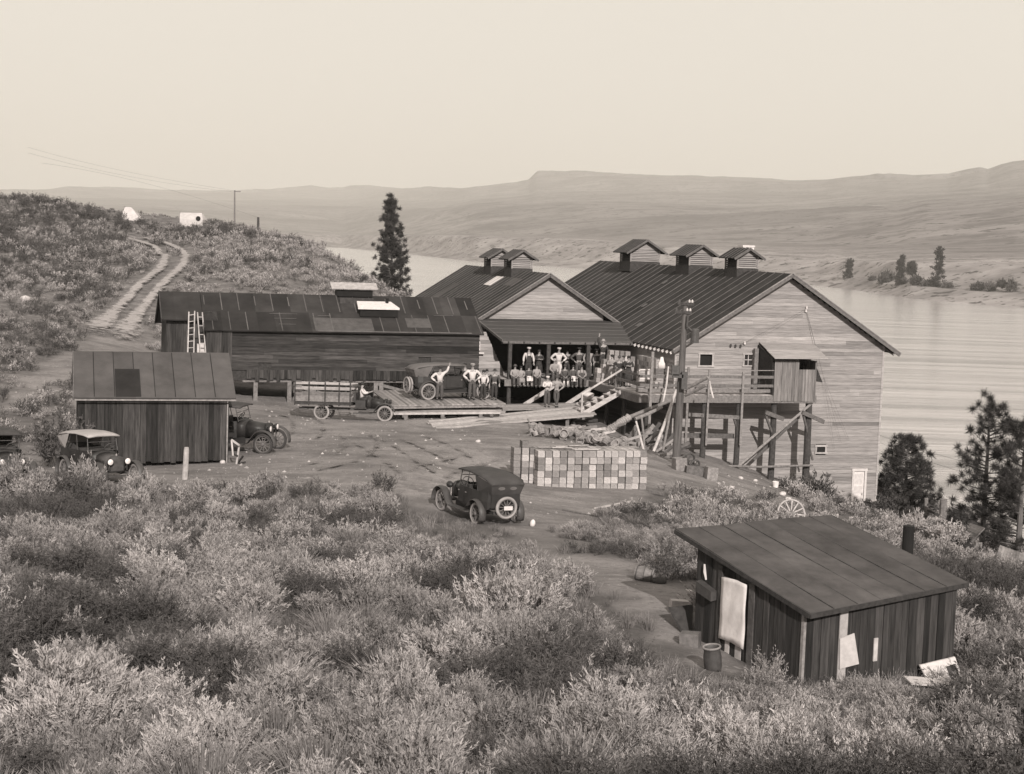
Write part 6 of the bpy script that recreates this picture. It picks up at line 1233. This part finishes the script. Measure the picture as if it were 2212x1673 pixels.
for i in range(26):
    x=rnd.uniform(1350,1450); y=rnd.uniform(880,975); Y=rnd.uniform(77,83); a=at(x,y,Y); a[2]=H(a[0],a[1])+.06; an=rnd.uniform(-1.2,1.2); L=rnd.uniform(.6,1.9); b=a+np.array([math.cos(an)*L*.8,rnd.uniform(-.6,.6),abs(math.sin(an))*L*.8]); m=MB(); m.beam(a,b,rnd.uniform(.05,.1),rnd.uniform(.1,.22),rnd.random()); tag(m.build('scrap_timber',M_WOOD if rnd.random()<.6 else M_DARKW),'loose timber in the tangle under the deck left of the utility pole','timber','scrap timbers tangled under the deck')
for i in range(14):
    x=rnd.uniform(1150,1345); y=rnd.uniform(915,950); a=at(x,y,75.2); a[2]=H(a[0],a[1])+rnd.uniform(.05,.4); an=rnd.uniform(-.4,.4); L=rnd.uniform(.7,1.8); m=MB(); m.beam(a,a+np.array([L,rnd.uniform(-.5,.5),L*an]),.04,.12,rnd.random()); tag(m.build('scrap_board',M_PLANK),'loose board on the basket heap behind the big crate stack','board','boards on the basket heap')
# machine and broken boxes at the pole foot
gp_=thing('winch','rusty geared winch at the foot of the utility pole','winch',(0,0,0)); c=at(1485,995,74.5)
for dx,dz,R in ((0,0,.38),(.35,-.2,.25)):
    m=MB(); m.torus(R,.05,(0,0,0),'y',24,8,.5)
    for k in range(6): a=k*math.pi/3; m.tube([(0,0,0),(R*math.cos(a),0,R*math.sin(a))],.03,5,.4)
    m.lathe([(0,-.1),(.08,-.1),(.08,.1),(0,.1)],(0,0,0),'y',10,.4); o=m.build('gear_wheel',M_IRON,gp_); o.location=(c[0]+dx,c[1],c[2]+dz); o.rotation_euler=(.3,0,.5)
m=MB(); m.box(c[0]-.5,c[0]+.6,c[1]+.1,c[1]+.5,c[2]-.6,c[2]-.25,.3); m.build('frame',M_IRON,gp_)
def crateish(name,x,y,Y,w,h,d,lb,tn=.6,rz=.3,mt=None,open_=True):
    p=at(x,y,Y); z=H(p[0],p[1]); z=z if abs(z-p[2])<.6 else p[2]; m=MB()
    m.box(-w/2,w/2,-d/2,-d/2+.02,0,h,tn); m.box(-w/2,w/2,d/2-.02,d/2,0,h,tn*.8); m.box(-w/2,-w/2+.02,-d/2+.02,d/2-.02,0,h,tn); m.box(w/2-.02,w/2,-d/2+.02,d/2-.02,0,h,tn*.7); m.box(-w/2+.02,w/2-.02,-d/2+.02,d/2-.02,0,.02,tn*.6)
    if not open_: m.box(-w/2+.02,w/2-.02,-d/2+.02,d/2-.02,h-.02,h,tn)
    o=m.build(name,mt or M_WOOD); o.location=(p[0],p[1],z-.02); o.rotation_euler=(rnd.uniform(-.06,.06),rnd.uniform(-.1,.1),rz); tag(o,lb,'box'); return o
crateish('broken_box',1467,1034,72.3,.55,.6,.5,'broken upright box left of the dark trough by the utility pole',.7)
crateish('dark_trough',1499,1034,72,.85,.4,.5,'dark open trough between two boxes by the utility pole',.2,.1)
crateish('wooden_box',1534,1040,71.5,.5,.6,.5,'pale upright box right of the dark trough',.8,.2,M_WOOD,False)
crateish('wooden_box',1467,1288,37.6,.42,.22,.3,'pale flat box on the path left of the shack',.9,.1,M_PLANK,False)
crateish('wooden_box',1490,1420,34.6,.42,.3,.35,'weathered box beside the dark can at the shack door',.3,-.3,M_WOOD,False)
for i,(a,b,w_,h_,tn,lb) in enumerate((((1297,1109),(1429,1089),.3,.16,.1,'dark sunken trough plank in the grass below the crate stack'),((1287,1100),(1368,1084),.15,.06,.8,'pale thin plank above the dark trough below the crate stack'),((1313,1122),(1423,1092),.2,.14,.6,'squared beam in front of the dark trough'),((1423,1092),(1475,1077),.1,.06,.8,'thin pale plank continuing from the squared beam'),((1215,1103),(1300,1120),.08,.06,.2,'thin dark plank between the near car and the trough'),((1400,1062),(1432,1070),.12,.12,.4,'short broken beam right of the crate stack'),((1396,1022),(1430,1033),.1,.06,.6,'plank edge beside the utility pole'),((1425,1240),(1494,1282),.12,.05,.9,'pale plank leaning on the basket left of the shack'),((1400,1345),(1482,1372),.03,.03,.1,'thin dark stick lying on the path left of the shack'))):
    p,q=onground(*a),onground(*b); m=MB(); e=np.array([0,0,h_*.4]); m.beam(p+e,q+e,w_,h_,tn); tag(m.build('plank' if h_<.1 else 'beam',M_WOOD if tn<.75 else M_PLANK),lb,'timber')
# dark panel cut to the shape of the shack's cast shadow
m=MB(); P4=[at(1443,1313,36.1),at(1497,1306,36.3),at(1495,1392,35.6),at(1482,1386,35.5)]; e=np.array([0,.04,0]); m.hexa([*P4,*[p+e for p in P4]],.3); tag(m.build('cast_shadow_panel',M_DARKW),'dark panel standing in for the shack shadow at its far left corner','door')  # no real door: the panel stands in for the shack's cast shadow
# can, barrel basket, post, frame, log
p=onground(1541,1450); m=MB(); m.lathe([(0,0),(.15,0),(.185,.1),(.19,.32),(.165,.46),(.18,.5),(.19,.52),(.17,.53),(.155,.48),(.16,.1),(0,.08)],(0,0,0),'z',18,.4); c=m.build('dark_can',M_IRON,smooth=True); c.location=tuple(p); c.rotation_euler=(.08,-.12,0); tag(c,'round dark milk can standing at the shack door','can'); m=MB(); m.torus(.175,.022,(0,0,.525),'z',20,8,.8); m.build('rim',M_WOOD,c)
p=onground(1393,1255); m=MB(); m.lathe([(0,-.26),(.17,-.26),(.215,0),(.19,.24),(.165,.24),(.18,0),(0,-.22)],(0,0,0),'x',18,.5); c=m.build('slatted_keg',M_WOOD,smooth=False); c.location=(p[0],p[1],p[2]+.18); c.rotation_euler=(0,.1,-.3); tag(c,'weathered keg lying on its side by the path','keg'); 
for x in (-.2,0,.2): MB().torus(.215-.15*x*x-.03*abs(x),.012,(x,0,0),'x',18,6,.5).build('hoop',M_IRON,c)
p=onground(1425,1262); blob('cloth_bundle',(p[0],p[1],p[2]+.08),(.2,.14,.1),.3,'crumpled dark bundle between the keg and the flat box','bundle',M_DARKW,seed=4)
p=at(398,1042,58.5); q=at(403,966,58.5); m=MB(); m.tube([(p[0],p[1],min(p[2],H(p[0],p[1]))-.3),q-[0,0,.12],q],[.11,.1,.08],10,.6); m.add([],[],0); tag(m.build('wood_post',M_PLANK),'pale weathered post standing in front of the board shed','post')
fr=thing('broken_chair','broken chair frame leaning beside the board shed corner','chair',(0,0,0)); 
for a,b,tn in (((500,952),(503,985),.9),((500,950),(517,962),.9),((517,962),(511,1003),.7),((503,980),(513,985),.4),((514,1000),(525,985),.1),((511,1003),(530,998),.1)): m=MB(); m.beam(at(*a,63.4),at(*b,63.2),.06,.06,tn); m.build('rail' if tn>.5 else 'leg',M_PLANK if tn>.5 else M_DARKW,fr)
m=MB(); A=[at(880,1178,45.5),at(900,1205,45.2),at(915,1225,45),at(929,1255,44.8)]; m.tube(A,[.035,.06,.08,.11],8,.2); tag(m.build('fallen_branch',M_DARKW),'dark curved dead branch sticking out of the sagebrush','branch')
m=MB(); A=[at(1478,1165,47),at(1462,1190,46.6),at(1452,1205,46.3)]; m.tube(A,[.03,.05,.07],8,.2); tag(m.build('fallen_branch',M_DARKW),'short dark branch in the brush left of the shack','branch')
# wagon wheel
c=at(1709,1110,63); ww=thing('wagon_wheel','large wooden wagon wheel leaning in the brush behind the shack roof','wheel',tuple(c)); ww.rotation_euler=(-.25,.1,.15)
MB().torus(.56,.04,(0,0,0),'y',40,8,.6).build('rim',M_PLANK,ww,True); MB().lathe([(0,-.16),(.1,-.16),(.14,0),(.1,.16),(0,.16)],(0,0,0),'y',14,.5).build('hub',M_WOOD,ww)
for k in range(12): a=k*math.pi/6; MB().tube([(.1*math.cos(a),0,.1*math.sin(a)),(.54*math.cos(a),0,.54*math.sin(a))],.028,6,.8).build('spoke',M_PLANK,ww)
p=at(1675,1056,80); z=H(p[0],p[1]); bu=MB().lathe([(0,0),(.13,0),(.17,.3),(.16,.3),(.125,.03),(0,.03)],(0,0,0),'z',14,.9).build('bucket',M_WHITE); bu.location=(p[0],p[1],max(z,p[2])); tag(bu,'small white bucket on the slope below the deck','bucket')
rocks=[(481,1001,.16,'white round rock at the board shed corner'),(45,625/2.01*1+10,.0,'')]
k=0
for (x,y,s,lb) in ((481,1001,.16,'white round rock at the board shed corner'),(55,500+150,.45,'pale boulder at the left edge of the hillside'),(1690,1070,.2,'pale rock right of the white bucket'),(1703,1080,.16,'small pale rock behind the wagon wheel'),(1600,1035,.16,'pale rock under the deck posts'),(1632,1040,.14,'small rock between the deck posts'),(1720,1068,.45,'rounded pale boulder between the two right deck posts'),(1580,1055,.13,'small rock below the upright box'),(265,1280/2.16,.3,'flat rock in the hillside brush'),(880,612,.4,'pale boulder at the hillside edge near the lone pine'),(1033,955,.12,'small white rock in the yard'),(2150,1265,.3,'pale rock near the right edge beyond the shack'),(2130,1240,.25,'light rock by the right edge outbuilding')):
    p=onground(x,y); blob('rock',(p[0],p[1],p[2]+s*.3),(s,s*.8,s*.6),rnd.uniform(0,3),lb,'rock',M_STONE,seed=k); k+=1
p=onground(1150,1137); blob('white_rag',(p[0],p[1],p[2]+.1),(.09,.1,.14),.2,'white rag in the grass behind the near car','rag',M_WHITE,seed=8)
# fence, flume and outbuildings at the right edge
fe=thing('post_fence','old fence of posts and sloping rails by the right edge pines','fence',(0,0,0))
for x,yt,yb,Y,r in ((2000,1076,1135,84,.11),(2037,1078,1125,82,.2),(1962,1100,1140,82,.1)): m=MB(); m.tube([at(x,yb,Y)-[0,0,.4],at(x+1,yt,Y)],r,8,.5); m.build('post',M_WOOD,fe)
for a,b in (((2003,1090),(2187,1160)),((2003,1102),(2080,1135)),((2040,1112),(2187,1175))): m=MB(); m.beam(at(*a,83.5),at(*b,83),.1,.12,.3); m.build('rail',M_DARKW,fe)
fl=thing('flume','dark board flume box beside the right edge pine','flume',(0,0,0)); m=MB(); a=[at(2062,1095,86),at(2112,1118,85.5),at(2110,1136,85.5),at(2070,1120,86)]; m.hexa([*a,*[p+np.array([.2,1.6,0]) for p in a]],.3); m.build('box',M_DARKW,fl); m=MB(); m.beam(at(2058,1093,85.8),at(2125,1122,85.3),.12,.14,.9); m.build('lip',M_WOOD,fl)
def hut(label,pts,walls,Y,rt): 
    t=thing('low_hut',label,'hut',(0,0,0)); m=MB(); a=[at(x,y,Y+dy) for x,y,dy in pts]; n=9
    for i in range(n): p0=a[0]+(a[1]-a[0])*(i/n); p1=a[0]+(a[1]-a[0])*((i+.93)/n); q1=a[3]+(a[2]-a[3])*((i+.93)/n); q0=a[3]+(a[2]-a[3])*(i/n); e=np.array([0,0,.05]); m.hexa([p0,p1,q1,q0,p0+e,p1+e,q1+e,q0+e],rnd.uniform(.1,.8))
    m.build('roof',rt,t)
    for (x0,y0,x1,y1,dy,mt) in walls:
        A=at(x0,y0,Y+dy); B_=at(x1,y0,Y+dy+.2); zb=at((x0+x1)/2,y1,Y+dy)[2]; m=MB(); m.hexa([(A[0],A[1],zb),(B_[0],B_[1],zb),(B_[0],B_[1]+.06,zb),(A[0],A[1]+.06,zb),(A[0],A[1],A[2]),(B_[0],B_[1],B_[2]),(B_[0],B_[1]+.06,B_[2]),(A[0],A[1]+.06,A[2])],.6); m.build('wall',mt,t)
    return t
hut('low hut with slanting slab roof and white door beside the right edge pines',((2085,1187,-1.2),(2128,1142,-1.),(2085,1128,1.6),(2035,1160,1.4)),((2080,1187,2108,1212,-.9,M_WHITE),(2108,1172,2122,1215,-.8,M_WOOD),(2042,1168,2085,1200,.4,M_BLACK)),68,M_WOOD)
hut('steep board roofed hut cut by the right edge of the view',((2140,1240,-.6),(2205,1262,-.6),(2215,1200,.6),(2160,1180,.6)),((2135,1245,2160,1290,0,M_BLACK),(2165,1262,2200,1300,-.3,M_WOOD)),60,M_WOOD)
# ---------------- tents, posts and wires on the hill ----------------
def tent(label,x0,x1,yb,yt,xr0,xr1,Y,dep,wall=0):
    Y=min(Y,onground((x0+x1)/2,yb+1)[1]+.3); print('tent Y',Y)
    global YT2; YT2=Y; t=thing('canvas_tent',label,'tent',(0,0,0)); a,b=at(x0,yb,Y),at(x1,yb+2,Y); r0,r1=at(xr0,yt,Y+dep*.5),at(xr1,yt+1,Y+dep*.5); z=min(a[2],b[2])-.1; c,d=b+np.array([0,dep,0]),a+np.array([0,dep,0]); m=MB()
    for p in (a,b,c,d): p[2]=z
    if wall: 
        A_,B_,C_,D_=[p+np.array([0,0,wall]) for p in (a,b,c,d)]; m.add([a,b,c,d,A_,B_,C_,D_],[(0,1,5,4),(1,2,6,5),(2,3,7,6),(3,0,4,7)],.5)
    else: A_,B_,C_,D_=a,b,c,d
    m.add([A_,B_,C_,D_,r0,r1],[(0,1,5,4),(2,3,4,5),(1,2,5),(3,0,4)],.6); m.build('canvas',M_CANVAS,t,fixn=True); m=MB(); m.tube([r0-[0,0,1.6],r0+[0,0,.12]],.03,6,.4); m.build('tent_pole',M_WOOD,t)
tent('white canvas tent with slanted side, leftmost on the hill crest',258,308,476,447,270,284,222,2.6)
tent('square white wall tent with dark hole, right of the first tent',388,438,490,459,389,436,215,3.0,1.1)
m=MB(); c=at(428,472,YT2-.12); m.lathe([(0,0),(.28,0),(.3,.02),(0,.03)],(0,0,0),'y',10,.3); o=m.build('tent_patch',M_BLACK); o.location=tuple(c); o.parent=bpy.data.objects['canvas_tent.001']
for x,yt,yb,Y,r,lb in ((507,411,487,214,.12,'tall thin telegraph pole on the hill crest right of the tents'),(558,469,489,206,.2,'short dark post on the hill crest')):
    b,t_=at(x,yb,Y),at(x,yt,Y); tp=thing('hill_pole' if yt<450 else 'hill_post',lb,'pole' if yt<450 else 'post',(0,0,0)); m=MB(); m.tube([(b[0],b[1],H(b[0],b[1])-.5),t_],[r,r*.7],8,.5); m.build('shaft',M_WOOD if yt<450 else M_DARKW,tp)
    if yt<450: m=MB(); m.beam(t_+np.array([-.1,0,-.15]),t_+np.array([.8,0,-.15]),.1,.12,.5); m.build('crossarm',M_WOOD,tp)
for i,(a,b,c) in enumerate((((60,330),(300,385),(507,415)),((90,352),(330,400),(558,470)),((60,318),(280,372),(507,412)))):
    P_=[at(*a,150),at(*b,185),at(*c,213 if i!=1 else 206)]; m=MB(); pts=[]
    for k in range(13): t=k/12; pts.append(P_[0]*(1-t)**2*1+2*t*(1-t)*(2*P_[1]-.5*P_[0]-.5*P_[2])+P_[2]*t*t)
    m.tube(pts,.007,4,.4); tag(m.build('telegraph_wire',M_IRON),['middle telegraph wire sagging to the hill pole','lowest telegraph wire running to the short post','upper telegraph wire sagging to the hill pole'][i],'wire')
for i,(a,b) in enumerate((((1885,935),(2110,1005)),((1885,950),(2110,1030)))): m=MB(); m.tube([at(*a,92),at((a[0]+b[0])/2,(a[1]+b[1])/2+4,88),at(*b,84)],.008,4,.4); tag(m.build('service_wire',M_IRON),['upper thin wire from the packing house corner to the right pine','lower thin wire from the packing house corner to the right pine'][i],'wire')
